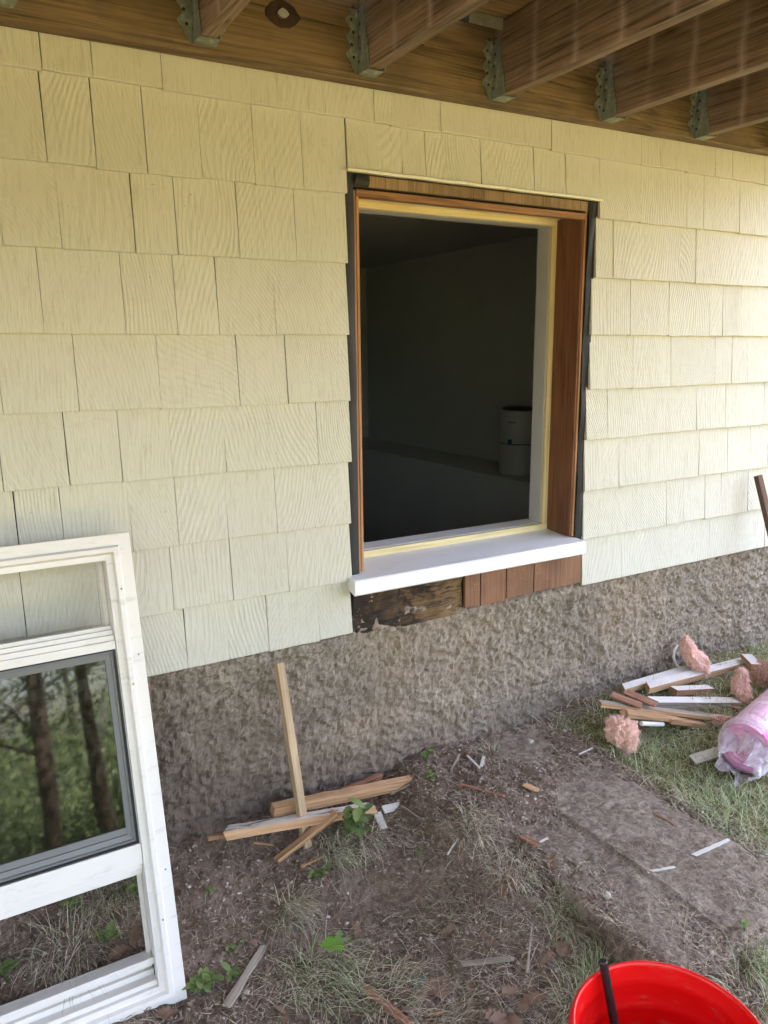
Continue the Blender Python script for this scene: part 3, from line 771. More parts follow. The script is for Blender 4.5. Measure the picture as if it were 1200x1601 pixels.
for (u, v) in ((-.033, .93), (-.033, .72), (-.012, .78), (-.033, .20), (-.012, .30), (-.3, 1.02)):
    c = LM @ Vector((u, v, .0130 if u == -.033 else .0005)); r_ = .0022
    q = [LM @ Vector((u+r_*math.cos(a*math.pi/3), v+r_*math.sin(a*math.pi/3), (.0131 if u == -.033 else .0006))) for a in range(6)]
    mb.add(q, [tuple(range(6))])
mb.out('screw_hole', M['vinylgrey'], fr)
# lower track steps
mb = MB(); a, b = -WW+.0565, -.0565
wbox(mb, a, b, .0555, .113, -.060, -.052); wbox(mb, a, b, .0555, .078, -.052, -.040); wbox(mb, a, b, .098, .113, -.052, -.018)
wbox(mb, a, b, .0555, .0665, -.040, -.012); wbox(mb, a, b, .0875, .0905, -.052, -.040)
mb.out('sill_track', M['vinyl'], wroot, .001)
# jamb channels behind the face of the frame
mb = MB(); wbox(mb, b+.0005, b+.006, .113, .99, -.07, -.031); wbox(mb, a-.006, a-.0005, .113, .99, -.07, -.031)
wbox(mb, b-.010, b, .113, .99, -.052, -.047); wbox(mb, a, a+.010, .113, .99, -.052, -.047)
mb.out('jamb_channel', M['vinyl'], wroot, .0008)
# sash
sash = MB(); u0, u1 = -WW+.0572, -.0572
def sbar(v0, v1, w0, w1, k=0, mb=None): wbox(mb or sash, u0, u1, v0, v1, w0, w1, k)
sbar(.8195, .8315, -.040, -.008); sbar(.8318, .842, -.040, -.016); sbar(.8423, .851, -.040, -.0245)
sbar(.801, .8192, -.040, -.003)
sbar(.327, .3718, -.040, -.002); sbar(.3135, .3268, -.040, -.012); sbar(.299, .3132, -.040, -.022)
wbox(sash, u0, u0+.004, .3722, .8006, -.040, -.003); wbox(sash, u1-.001, u1, .3722, .8006, -.040, -.003)
so_ = sash.out('sash', M['vinyl'], wroot, .0012, seg=2)
mb = loop_profile([(0, -.036), (0, -.006), (.0035, -.006), (.0035, -.036)], u0+.0041, u1-.0011, .3719, .8009)
mb.out('gasket', M['black'], so_)
mb = loop_profile([(0, -.034), (0, -.012), (.006, -.0105), (.0065, -.015), (.018, -.017), (.019, -.034)], u0+.0078, u1-.0048, .3756, .7972)
wbox(mb, u0+.02, u1-.02, .3945, .409, -.033, -.018)
mb.out('glazing_bead', M['vinylgrey'], so_, .0006)
mb = MB(); wbox(mb, u0+.004, u1-.004, .742, .799, -.066, -.048); wbox(mb, u0+.004, u1-.004, .752, .790, -.0478, -.044); wbox(mb, u1-.034, u1-.004, .376, .7418, -.066, -.048); mb.out('inner_screen_rail', M['vinylgrey'], so_, .001)
mb = MB(); wbox(mb, u0+.02, u1-.02, .388, .795, -.0262, -.0222); mb.out('glass_pane', M['glass'], so_)
mb = MB(); wbox(mb, -.255, -.215, .785, .790, -.0217, -.0205); mb.out('spacer_mark', M['black'], so_)

# ------------------------------------------------------------------ lumber scraps
def frame_from(p, q, roll=0.0):
    p, q = Vector(p), Vector(q); X = (q-p).normalized(); Z = Vector((0, 0, 1))
    if abs(X.z) > .9: Z = Vector((0, -1, 0))
    Y = Z.cross(X).normalized(); Z = X.cross(Y)
    Rm = Matrix.Rotation(roll, 3, 'X'); Mx = Matrix((X, Y, Z)).transposed() @ Rm
    m4 = Mx.to_4x4(); m4.translation = p; return m4, (q-p).length
def stick(name, p, q, wd, th, mat, label, cat, group=None, roll=0.0, seed=0, end='saw', taper=0.0, jag=.0, paint=None, bow=0.0):
    """a scrap of lumber from p to q (centre line of its underside); wd across, th thick; top may keep old paint"""
    m4, L = frame_from(p, q, roll); n = max(6, int(L/.02)); V = []; F = []; mi = []
    r_ = random.Random(seed*13+5)
    for i in range(n+1):
        s = i/n; x = L*s
        k = 1-taper*s
        w_ = wd*k*(1+jag*noise.noise((x*18, seed, 0))); t_ = th*(1-taper*.6*s)*(1+jag*noise.noise((x*22, seed, 9)))
        ox = 0
        yb = bow*math.sin(math.pi*s) + wd*jag*.5*noise.noise((x*9, seed, 4))
        rg = [(-w_/2, 0), (w_/2, 0), (w_/2, t_), (-w_/2, t_)]
        for c, (y, z) in enumerate(rg):
            if end == 'split' and i in (0, n): ox = (r_.uniform(-.5, .5))*wd*.9
            elif end == 'slant' and i in (0, n): ox = (1 if c in (1, 2) else -1)*wd*.35
            else: ox = 0
            V.append((x+ox, y+yb, z))
    for i in range(n):
        for c in range(4):
            d = (c+1) % 4; F.append((4*i+c, 4*i+d, 4*i+4+d, 4*i+4+c)); mi.append(1 if (paint and c == 2) else 0)
    F += [(0, 3, 2, 1), (4*n, 4*n+1, 4*n+2, 4*n+3)]; mi += [0, 0]
    o = build(name, V, F, [mat, paint] if paint else mat, None, False, mi)
    o.matrix_world = m4
    md = o.modifiers.new('bevel', 'BEVEL'); md.width = min(.0012, th*.15); md.segments = 1; md.limit_method = 'ANGLE'; md.angle_limit = R(40)
    return tag(o, label, cat, group)
G1 = 'lumber scraps piled at the foot of the wall below the siding'
G2 = 'lumber scraps in the heap near the insulation'
def at(px, py, y, dz=0):            # a point seen at (px, py) standing at distance y from the wall
    p = yp(px, py, y); return p
# leaning stake
pt = yp(436, 1039, -.030); pb = gp(479, 1322, .0)
m4, L = frame_from(pb, pt)
sx = (pt-pb).normalized(); nrm = Vector((.30, -1, .15)); nrm = (nrm-sx*nrm.dot(sx)).normalized(); ty = sx.cross(nrm).normalized()
V = []; n = 40
for i in range(n+1):
    x = -.01+(L+.01)*i/n
    w_ = .0245*(1+.04*noise.noise((x*20, 0, 1)))
    for c, (a_, b_) in enumerate(((-.5, -.5), (.5, -.5), (.5, .5), (-.5, .5))):
        V.append((x+(.002*c if i == n else 0), a_*w_, b_*.017))
F = [(4*i+c, 4*i+(c+1) % 4, 4*i+4+(c+1) % 4, 4*i+4+c) for i in range(n) for c in range(4)]+[(0, 3, 2, 1), (4*n, 4*n+1, 4*n+2, 4*n+3)]
st_ = build('wood_stake', V, F, M['firlight'])
mm = Matrix((sx, ty, nrm)).transposed().to_4x4(); mm.translation = pb; st_.matrix_world = mm
tag(st_, 'thin weathered wood stake leaning upright against the stucco foundation', 'stake')
md = st_.modifiers.new('bevel', 'BEVEL'); md.width = .001
def pp(px, py, y, dy=0): p = yp(px, py, y); return p
stick('wood_scrap', pp(424, 1274, -.075), pp(676, 1221, -.075), .028, .029, M['fir'], 'long orange brown trim stick on top of the pile behind the stake', 'wood scrap', G1, seed=1, jag=.08, roll=.15)
stick('wood_scrap', pp(535, 1243, -.032), pp(597, 1218, -.032), .018, .020, M['red'], 'short rough split stick lying behind the long orange brown one', 'wood scrap', G1, seed=2, end='split', jag=.35)
stick('wood_scrap', pp(352, 1310, -.12), pp(590, 1268, -.13), .046, .022, M['fir'], 'broken board with peeling white paint on its upper face under the stake', 'wood scrap', G1, seed=3, end='split', jag=.10, paint=M['peel'], roll=-.25)
stick('wood_scrap', pp(375, 1304, -.078), pp(592, 1262, -.070), .028, .012, M['greywood'], 'thin strip with peeling white paint wedged behind the broken board', 'wood scrap', G1, seed=31, end='split', jag=.2, paint=M['peel'], roll=-.5)
stick('wood_scrap', pp(326, 1313, -.10), pp(372, 1306, -.11), .012, .008, M['fir'], 'small pointed splinter at the far left tip of the pile', 'wood splinter', G1, seed=4, end='split', jag=.3)
stick('wood_scrap', pp(598, 1267, -.125), pp(685, 1246, -.13), .024, .005, M['whitewood'], 'flat white painted lath lying right of the pile', 'wood lath', G1, seed=5, roll=.5)
stick('wood_scrap', gp(434, 1346, .008), pp(528, 1272, -.145), .021, .010, M['fir'], 'short diagonal stick with a broken end crossing in front of the stake', 'wood scrap', G1, seed=6, end='split', taper=-.35, jag=.15)
stick('wood_scrap', gp(589, 1272, .010), gp(600, 1297, .003), .022, .006, M['whitewood'], 'small white painted chip standing by the leafy weed', 'wood chip', G1, seed=7, jag=.2)
# right heap
stick('wood_scrap', gp(972, 1082, .03), pp(1092, 1046, -.055), .034, .022, M['fir'], 'white painted board nearest the wall in the right heap', 'wood scrap', G2, seed=8, paint=M['whitewood'], roll=.15, end='slant')
stick('wood_scrap', pp(1010, 1080, -.115), pp(1172, 1037, -.09), .040, .024, M['fir'], 'long white painted board with sawn brown end under the upright insulation', 'wood scrap', G2, seed=9, paint=M['whitewood'], roll=.15, end='slant')
stick('wood_scrap', pp(1050, 1085, -.17), pp(1108, 1082, -.16), .034, .022, M['red'], 'short brown block with painted top between two white boards', 'wood block', G2, seed=10, paint=M['whitewood'], roll=.1)
stick('wood_scrap', pp(1012, 1108, -.20), pp(1170, 1108, -.25), .040, .036, M['greywood'], 'thick white painted board lying along the middle of the heap', 'wood scrap', G2, seed=11, paint=M['whitewood'], roll=.15)
stick('wood_scrap', pp(936, 1103, -.165), pp(1165, 1131, -.36), .030, .014, M['fir'], 'longest thin strip running across the front of the heap', 'wood scrap', G2, seed=12, paint=M['greywood'], jag=.05)
stick('wood_scrap', pp(955, 1087, -.15), pp(1002, 1105, -.23), .032, .007, M['red'], 'left one of two flat reddish shingle pieces on the heap', 'shingle piece', G2, seed=13, roll=.1)
stick('wood_scrap', pp(978, 1083, -.15), pp(1026, 1103, -.25), .034, .007, M['red'], 'right one of two flat reddish shingle pieces on the heap', 'shingle piece', G2, seed=14, roll=.1, jag=.05)
stick('wood_scrap', pp(980, 1118, -.24), pp(1045, 1124, -.27), .05, .012, M['fir'], 'short light board just above the lower left insulation tuft', 'wood scrap', G2, seed=15, end='split', jag=.08)
stick('wood_scrap', pp(1042, 1128, -.28), pp(1098, 1136, -.31), .040, .016, M['fir'], 'short sawn board end lying in the grass below the long strip', 'wood scrap', G2, seed=16, jag=.04)
stick('wood_scrap', pp(1166, 1030, -.10), pp(1182, 1046, -.19), .040, .020, M['fir'], 'light sawn block at the far end of the heap', 'wood block', G2, seed=17, paint=M['whitewood'])
stick('wood_scrap', pp(1143, 1112, -.28), pp(1166, 1104, -.22), .04, .016, M['red'], 'brown chunk beneath the standing insulation beside the roll', 'wood block', G2, seed=18, jag=.15)
stick('wood_scrap', gp(1082, 1189, .012), gp(1142, 1170, .015), .036, .006, M['whitewood'], 'pale flat lath lying in the grass beside the plastic wrapped roll', 'wood lath', None, seed=19, roll=.25)
# small pipe piece
a, b = yp(1002, 1131, -.27), yp(1036, 1132, -.28)
mb = MB(); mb.tube([a, b], .008, 12); tag(mb.out('pipe_piece', M['vinyl'], None, smooth=False), 'short white plastic pipe piece at the front of the heap', 'pipe')
# curved strap behind the upright insulation
pts = [yp(x, y, -.03) for x, y in ((1066, 1048), (1057, 1040), (1053, 1028), (1054, 1016), (1059, 1008))]
mb = MB(); mb.tube(pts, .0055, 6); tag(mb.out('curved_strap', M['vinyl'], None, smooth=True), 'pale curved strap bent behind the upright insulation', 'strap')
# dark stick at the right edge
a, b = yp(1181, 744, -.03), yp(1214, 880, -.12)
ft = a+(b-a)*((a.z-.03)/(a.z-b.z)); ft.z = ground(ft.x, ft.y)
stick('leaning_board', ft, a, .028, .020, M['darkwood'], 'dark brown board leaning on the shingles at the right edge', 'board', None, seed=20)

# splinters and sticks on the ground
def gs(a, b, wd, th, mat, label, cat='splinter', **k):
    return stick('wood_splinter', gp(*a, .004), gp(*b, .006), wd, th, mat, label, cat, 'splinters and sticks on the dirt', **k)
gs((1084, 1338), (1140, 1313), .012, .003, M['whitewood'], 'longer white splinter on the slab close to the grass', seed=21, end='split', taper=.2)
gs((1010, 1365), (1054, 1356), .010, .003, M['whitewood'], 'shorter white splinter on the slab over its joint', seed=22, end='split', taper=.3)
gs((824, 1521), (831, 1448), .007, .004, M['greywood'], 'pale upright twig lying left of the bucket', seed=23, taper=.4, jag=.2, end='split')
gs((572, 1548), (640, 1606), .016, .010, M['red'], 'rough brown stick at the bottom middle edge', seed=24, jag=.2, end='split')
gs((352, 1578), (412, 1482), .020, .008, M['greywood'], 'grey bark strip beside the leafy weed near the window', seed=25, jag=.3, end='split', taper=.2)
gs((817, 1227), (842, 1239), .018, .005, M['fir'], 'small orange wood chip on the dirt below the wall', 'wood chip', seed=26, jag=.3, end='split')
gs((720, 1227), (788, 1246), .010, .006, M['red'], 'dark split splinter right of the white lath', seed=27, jag=.3, end='split', taper=.3)
gs((730, 1182), (750, 1202), .006, .004, M['whitewood'], 'thin white sliver near the wall above the dark splinter', seed=28)
gs((752, 1199), (756, 1184), .010, .004, M['whitewood'], 'tiny white chip beside the thin white sliver', 'wood chip', seed=29)
gs((724, 1510), (802, 1500), .013, .006, M['greywood'], 'short grey brown stick in the dry grass left of the bucket', seed=30, jag=.2, end='split')
gs((812, 1308), (840, 1322), .016, .005, M['red'], 'reddish chip on the edge of the slab', 'wood chip', seed=32, jag=.3, end='split')
gs((905, 1180), (926, 1170), .006, .003, M['whitewood'], 'tiny pale sliver on the dirt near the lower insulation tuft', seed=33)
gs((843, 1317), (856, 1311), .006, .003, M['whitewood'], 'tiny white sliver beside the reddish chip', seed=34)
gs((705, 1205), (718, 1180), .006, .004, M['greywood'], 'bent grey twig poking up at the wall foot', seed=35)
gs((670, 1588), (694, 1584), .006, .004, M['fir'], 'small tan sliver at the bottom edge', seed=36)

def blades(name, mat, pts, label, cat, kind='stuff', parent=None, seed=0, group=None):
    """pts: (base, heading, length, width, rise, droop)"""
    V = []; F = []; C = []; r_ = random.Random(seed)
    for (b, hd, L, wd, rise, droop) in pts:
        n = 4; dx, dy = math.cos(hd), math.sin(hd); sxv = Vector((-dy, dx, 0)); k = len(V); cv = r_.uniform(-.5, .5)
        c = (r_.random(), r_.random(), 0)
        p = Vector(b); ang = rise
        tw = Vector((0, 0, 1)) if rise < .35 else Vector((0, 0, .3))
        for i in range(n+1):
            w_ = wd*(1-.85*(i/n)**1.5)*.5
            s2 = sxv*.9+tw*r_.uniform(-.3, .3)
            V += [p-s2*w_, p+s2*w_]
            if i < n:
                hd += cv*.5/n; dx, dy = math.cos(hd), math.sin(hd)
                p = p+Vector((dx*math.cos(ang), dy*math.cos(ang), math.sin(ang)))*(L/n); ang -= droop/n
                if droop < .02: 
                    p.z = max(p.z, b[2]+.001)
        for i in range(n): q = k+2*i; F.append((q, q+1, q+3, q+2)); C += [c[0], c[1], 0]
    me = bpy.data.meshes.new(name); me.from_pydata([tuple(v) for v in V], [], F)
    at_ = me.attributes.new('rnd', 'FLOAT_VECTOR', 'FACE'); at_.data.foreach_set('vector', C)
    o = link(name, me, mat, parent); return tag(o, label, cat, group, kind)
# ------------------------------------------------------------------ insulation tufts and roll
def fluff(name, path, rads, mat, label, cat='insulation', group='torn tufts of pink insulation', seed=0, flat=1.0, disp=.40):
    bm = bmesh.new(); bmesh.ops.create_icosphere(bm, subdivisions=6, radius=1.0)
    P = [Vector(p) for p in path]; n = len(P)-1
    c = sum(P, Vector())/len(P)
    ax = (P[-1]-P[0]).normalized()
    L = (P[-1]-P[0]).length
    e1 = ax.cross(Vector((.1, 1, .05))).normalized(); e2 = ax.cross(e1)
    for v in bm.verts:
        d = v.co.copy(); s = (d.z+1)/2*n; i = min(n-1, int(s)); f = s-i
        base = P[i].lerp(P[i+1], f); rr = rads[i]*(1-f)+rads[i+1]*f
        q = d*1.0
        nn = noise.noise(q*1.7+Vector((seed, 0, 0)))*.60+abs(noise.noise(q*3.6+Vector((0, seed, 0))))*.50+abs(noise.noise(q*8+Vector((0, 0, seed))))*.30+abs(noise.noise(q*17))*.20+noise.noise(q*34)*.06-.05
        h = math.sqrt(max(0, 1-d.z*d.z)); hh = h**.55
        dirv = (e1*d.x+e2*d.y*flat)/max(h, 1e-4) if h > 1e-4 else Vector()
        v.co = base+dirv*rr*hh*(0.8+disp*2.0*nn)+ax*(d.z*rr*.35)+Vector((noise.noise(q*6), noise.noise(q*6+Vector((9, 9, 9))), noise.noise(q*6+Vector((3, 5, 1)))))*rr*.16
    me = bpy.data.meshes.new(name); bm.to_mesh(me); bm.free()
    o = link(name, me, mat, None, True)
    # loose fibres standing off the surface
    r_ = random.Random(seed+50); pts = []
    vs = me.vertices; me.update()
    for _ in range(6500):
        v = vs[r_.randrange(len(vs))]; p = v.co-v.normal*.002; nm = (v.normal+Vector((r_.gauss(0, .7), r_.gauss(0, .7), r_.gauss(0, .7)))).normalized()
        pts.append((tuple(p), math.atan2(nm.y, nm.x), r_.uniform(.006, .018), r_.uniform(.0004, .0009), math.asin(max(-1, min(1, nm.z))), r_.uniform(.1, 2.5)))
    blades('fibres', M['fibre'], pts, None, None, None, o, seed)
    tag(o, label, cat, group); return o
G = 'torn tufts of pink insulation'
a = [yp(1072, 998, -.04), yp(1078, 1020, -.065), yp(1092, 1038, -.09), yp(1102, 1052, -.115)]
fluff('insulation_tuft', a, [.022, .030, .034, .026], M['fluff'], 'upright pink tuft leaning on the wall over the white boards', seed=1)
a = [yp(955, 1128, -.22), yp(972, 1138, -.24), yp(980, 1160, -.27), yp(985, 1172, -.30)]
fluff('insulation_tuft', a, [.030, .046, .036, .022], M['fluff'], 'pink tuft lying lowest at the left end of the heap', seed=4)
a = [yp(1160, 1048, -.22), yp(1158, 1068, -.22), yp(1158, 1090, -.24), yp(1160, 1110, -.26)]
fluff('insulation_tuft', a, [.020, .030, .034, .024], M['fluff'], 'hanging pink tuft between the boards and the wrapped roll', seed=8)
a = [yp(1180, 1062, -.20), yp(1190, 1052, -.20), yp(1204, 1068, -.20)]
fluff('insulation_tuft', a, [.035, .05, .05], M['fluffdark'], 'dirty brown tuft at the right edge above the roll', seed=12)
a = [yp(1116, 1124, -.33), yp(1134, 1133, -.34), yp(1150, 1134, -.34)]
fluff('insulation_tuft', a, [.014, .022, .018], M['fluffdark'], 'small dirty tuft in the grass below the long strip', seed=15)

def insulation_roll():
    root = empty('insulation_roll', (1.87, -.59, 0), 'pink insulation roll wrapped in clear plastic with magenta stripes in the grass', 'insulation roll')
    A = Vector((1.995, -.540, .066)); ax = Vector((.968, .25, 0.02)).normalized(); Rr = .082; L = .85
    e1 = ax.cross(Vector((0, 0, 1))).normalized(); e2 = e1.cross(ax)      # e1 towards the viewer, e2 up
    n = 96; N = 90; V = []; F = []
    for i in range(N+1):
        s = i/N; x = s*L
        end = ss(.0, .05, x)
        for j in range(n):
            a = 2*math.pi*j/n
            c, s_ = math.cos(a), math.sin(a)
            r_ = Rr*(.93+.07*end)
            r_ *= 1+.045*noise.noise((x*5, c*1.4, s_*1.4))+.012*abs(noise.noise((x*26, c*5, s_*5)))*2
            r_ -= .006*max(0, 1-abs(((x+.02*noise.noise((c, s_, 0))) % .16)-.08)/.012)
            V.append(A+ax*x+(e1*c+e2*s_)*r_)
    for i in range(N):
        for j in range(n): F.append((i*n+j, i*n+(j+1) % n, (i+1)*n+(j+1) % n, (i+1)*n+j))
    b = len(V)
    # packed spiral end faces
    rings = 14
    for k in range(1, rings+1):
        q = 1-k/rings
        for j in range(n):
            a = 2*math.pi*j/n
            V.append(A+ax*(.004*math.sin(k*2.4)-.012*(1-q)+.006*noise.noise((q*9, math.cos(a)*2, math.sin(a)*2)))+(e1*math.cos(a)+e2*math.sin(a))*Rr*.93*max(q, .002))
    prev = 0
    for k in range(rings):
        cur = b+k*n
        for j in range(n): F.append((prev+j, cur+j, cur+(j+1) % n, prev+(j+1) % n))
        prev = cur
    F.append(tuple(N*n+j for j in range(n)))
    t = NT('plastic_wrapped_pink_roll', 0.33); g = t.coord('Object')
    uvx = t.n('Attribute', attribute_name='ru'); sx_ = t.n('SeparateXYZ'); t.l(uvx.outputs['Vector'], sx_.inputs[0])
    U, A_ = sx_.outputs[0], sx_.outputs[1]
    base = t.mix(t.ramp(t.noise(g, 14, 5, 0.6), [(0.35, 0.0), (0.65, 1.0)]), (0.66, 0.36, 0.47), (0.80, 0.60, 0.68))
    # white cloudy wrinkles of the film
    base = t.mix(t.ramp(t.noise(t.map(g, (10, 24, 30)), 1, 5, 0.7, 1.2), [(0.5, 0.0), (0.62, 0.6)]), base, (0.82, 0.77, 0.80))
    band = t.ramp(A_, [(0.0, 0.0), (0.095, 0.0), (0.10, 1.0), (0.15, 1.0), (0.155, 0.0)])
    band2 = t.ramp(A_, [(0.0, 0.0), (0.188, 0.0), (0.19, .6), (0.20, .6), (0.202, 0.0)])
    band3 = t.ramp(A_, [(0.0, 0.0), (0.245, 0.0), (0.247, .6), (0.253, .6), (0.255, 0.0)])
    c = t.mix(band, base, (0.68, 0.035, 0.24)); c = t.mix(band2, c, (0.70, 0.22, 0.42)); c = t.mix(band3, c, (0.70, 0.25, 0.42))
    bars = t.math('MULTIPLY', t.ramp(t.math('FRACT', t.math('MULTIPLY', U, 16)), [(0.0, 1), (0.10, 1), (0.12, 0), (1, 0)]), t.ramp(A_, [(0.0, 0), (0.205, 0), (0.21, 1), (0.30, 1), (0.305, 0)]))
    c = t.mix(t.math('MULTIPLY', bars, 0.45), c, (0.66, 0.20, 0.40))
    gl1 = t.ramp(t.math('FRACT', t.math('MULTIPLY', U, 22)), [(0.0, 1), (0.07, 1), (0.09, 0), (1, 0)])
    gl2 = t.ramp(t.math('FRACT', t.math('MULTIPLY', A_, 17)), [(0.0, 1), (0.09, 1), (0.12, 0), (1, 0)])
    c = t.mix(t.math('MULTIPLY', t.math('MAXIMUM', gl1, gl2), 0.5), c, (0.70, 0.16, 0.38))
    mt = t.done(c, t.bump(t.noise(t.map(g, (18, 40, 46)), 1, 5, 0.6, 1.0), 0.010, 0.8), Coat_Weight=0.35, Coat_Roughness=0.15)
    o = build('roll', V, F, mt, root, True); o.matrix_parent_inverse = Matrix.Translation((-1.87, .59, 0))
    ru = o.data.attributes.new('ru', 'FLOAT_VECTOR', 'POINT')
    dat = []
    for i in range(N+1):
        for j in range(n): dat += [i/N, j/n, 0]
    for k in range(rings*n): dat += [0, 0, 0]
    ru.data.foreach_set('vector', dat)
    # loose clear film at the end
    V = []; F = []; m_ = 28
    for i in range(m_+1):
        s = i/m_
        for j in range(n):
            a = 2*math.pi*j/n; c, s_ = math.cos(a), math.sin(a)
            dr = -s*(.045+.03*noise.noise((c*1.2, s_*1.2, 2)))+.020*noise.noise((c*3.1+s*2, s_*3.1, s*3))*s+.010*abs(noise.noise((c*9, s_*9, s*5)))*min(1, s*3)
            r_ = Rr*1.02+.004+dr
            dx = .03-s*(.085+.05*noise.noise((c*2.0, s_*2.0, 7)))
            V.append(A+ax*dx+(e1*c+e2*s_)*r_-Vector((0, 0, .028*s)))
    for i in range(m_):
        for j in range(n): F.append((i*n+j, i*n+(j+1) % n, (i+1)*n+(j+1) % n, (i+1)*n+j))
    t = NT('clear_crinkled_film', 0.2); g = t.coord()
    tr = t.n('BsdfTransparent'); tr.inputs[0].default_value = (.93, .90, .92, 1)
    t.done((0.82, 0.78, 0.83), t.bump(t.noise(g, 42, 4, 0.7, 1.0), 0.006, 0.9))
    mx = t.n('MixShader'); lw = t.n('LayerWeight'); lw.inputs['Blend'].default_value = .35
    t.l(t.ramp(t.math('ADD', lw.outputs['Facing'], t.math('MULTIPLY', t.noise(g, 30, 4, 0.7, 1.0), .5)), [(0.30, 0.30), (0.95, 0.85)]), mx.inputs[0])
    t.l(tr.outputs[0], mx.inputs[1]); t.l(t.b.outputs[0], mx.inputs[2]); t.l(mx.outputs[0], t.t.nodes['Material Output'].inputs[0])
    o = build('plastic_wrap', V, F, t.m, root, True); o.matrix_parent_inverse = Matrix.Translation((-1.87, .59, 0))
insulation_roll()

# ------------------------------------------------------------------ bucket and the rod in it
bk = empty('bucket', (.879, -1.191, -.158), 'bright red plastic bucket standing in front of the slab', 'bucket')
H = .365; ro, ri = .150, .1455
def rad(z, r_top): return r_top-(H-z)*.055
prof = [(0, .004), (rad(0, ro), .0), (rad(.25, ro)-.002, .25), (rad(.26, ro)+.006, .262), (rad(.27, ro)-.001, .272), (rad(.30, ro)-.002, .300), (rad(.305, ro)+.006, .307), (rad(.315, ro)-.001, .317),
        (ro-.004, .350), (ro+.001, .355), (ro+.0015, .361), (ro-.0005, .3645), (ri+.001, .365), (ri-.0012, .3635), (ri-.0022, .358),
        (rad(.335, ri)-.001, .336), (rad(.325, ri)-.0035, .330), (rad(.32, ri)-.001, .322), (rad(.285, ri), .287), (rad(.278, ri)-.003, .281), (rad(.27, ri), .274), (rad(.03, ri)+.0, .03), (rad(.02, ri)-.012, .012), (0, .010)]
lathe('bucket_shell', prof, M['bucket'], bk, 96)
lathe('rim_lip', [(ro-.002, .3425), (ro+.0045, .3435), (ro+.0045, .3475), (ro-.002, .3485)], M['bucket'], bk, 96)
top = yp(937, 1496, -1.046); top = Vector((.8735, -1.052, .236)); tch = Vector((.8855, -1.0515, .207))
bot = Vector((.905, -1.135, -.135))
sx = (top-bot).normalized()
mb = MB(); mb.tube([bot, bot.lerp(top, .5), top-sx*.002, top], [.0078, .0078, .0078, .0066], 8)
tag(mb.out('pry_rod', M['rod'], None, .0006), 'black octagonal steel rod standing in the red bucket', 'rod')

# ------------------------------------------------------------------ ground cover
rg = random.Random(21)
def inslab(x, y): return SX0-.01 < x < SX1+.01 and y > SY1-.01
def blocked(x, y):
    return math.hypot(x-.879, y+1.191) < .14
# fresh grass right of the slab, and sparser round it
pts = []
for _ in range(52000):
    x = 1.66+(rg.random()**1.25)*2.1; y = -1.75*rg.random()-.01
    if blocked(x, y): continue
    f = ss(1.62, 1.78, x+.10*noise.noise((x*5, y*5, 3)))*(.35+.65*ss(.03, -.18, y))
    if rg.random() > f*(.72+.9*noise.noise((x*6, y*6, 0))): continue
    L = rg.uniform(.025, .075)*(1+.7*noise.noise((x*4, y*4, 5)))
    pts.append(((x, y, ground(x, y)-.003), rg.uniform(0, 6.283), L, rg.uniform(.0011, .0024), rg.uniform(.3, 1.45), rg.uniform(.4, 2.2)))
blades('lawn_grass', M['grass'], pts, 'patchy green grass right of the slab', 'grass', seed=1)
pts = []
for _ in range(17000):
    x = 1.5+rg.random()*2.2; y = -1.7*rg.random()
    if blocked(x, y) : continue
    f = ss(1.52, 1.72, x+.10*noise.noise((x*5, y*5, 3)))
    if rg.random() > f*.75: continue
    pts.append(((x, y, max(ground(x, y), SZ-.01 if inslab(x, y) else -9)+.002), rg.uniform(0, 6.283), rg.uniform(.02, .08), rg.uniform(.0009, .002), rg.uniform(.0, .6), rg.uniform(.0, .8)))
blades('dry_grass', M['straw'], pts, 'dry straw mixed into the grass right of the slab', 'grass', seed=2)
# straw litter on the dirt
pts = []
def hot(x, y):
    v = .18+.9*max(0, noise.noise((x*4.2, y*4.2, 7.7)))
    v += 1.0*math.exp(-((x-1.08)**2/.012+(y+.80)**2/.09))          # along the slab's left edge
    v += .7*math.exp(-((x-.98)**2/.03+(y+.45)**2/.05))
    v += .6*ss(-.55, -.8, y)*ss(.55, .8, x)
    return v
for _ in range(75000):
    x = rg.uniform(-.1, 1.75); y = -1.35*rg.random()
    if blocked(x, y) or rg.random() > hot(x, y)*(.42 if inslab(x, y) else .66): continue
    zz = max(ground(x, y), SZ-.004 if inslab(x, y) else -9)
    L = rg.uniform(.012, .05)*(1 if rg.random() < .85 else 1.8)
    pts.append(((x, y, zz+.002), rg.gauss(2.3, 1.2), L, rg.uniform(.0005, .0014), rg.choice((0, 0, 0, .2, .5)), rg.choice((0, 0, .2, .8))))
blades('straw_litter', M['straw'], pts, 'dead straw and grass roots scattered on the dirt', 'straw', seed=3)
# wiry tufts of half dead grass
def tuft(px, py, n, L, spread, greens, label, seed, lean=(0, 0)):
    b = gp(px, py); r_ = random.Random(seed); pts = []; ptg = []
    for _ in range(int(n*.75)):
        a = r_.uniform(0, 6.283); d = spread*math.sqrt(r_.random()); x, y = b.x+d*math.cos(a), b.y+d*math.sin(a)
        if y > -.02: y = -.02
        e = (math.atan2(lean[1], lean[0]) if lean != (0, 0) and r_.random() < .75 else a)+r_.gauss(0, .5)
        q = ((x-b.x, y-b.y, ground(x, y)-b.z), e, L*r_.uniform(.45, 1.1), r_.uniform(.0009, .0020), r_.uniform(.35, 1.4), r_.uniform(1.0, 2.8))
        (ptg if r_.random() < greens else pts).append(q)
    root = empty('grass_tuft', b, label, 'grass tuft', 'wiry grass tufts in the dirt')
    if ptg: o = blades('green_blades', M['grass'], ptg, None, None, None, root, seed)
    if pts: o = blades('dry_blades', M['straw'], pts, None, None, None, root, seed+1)
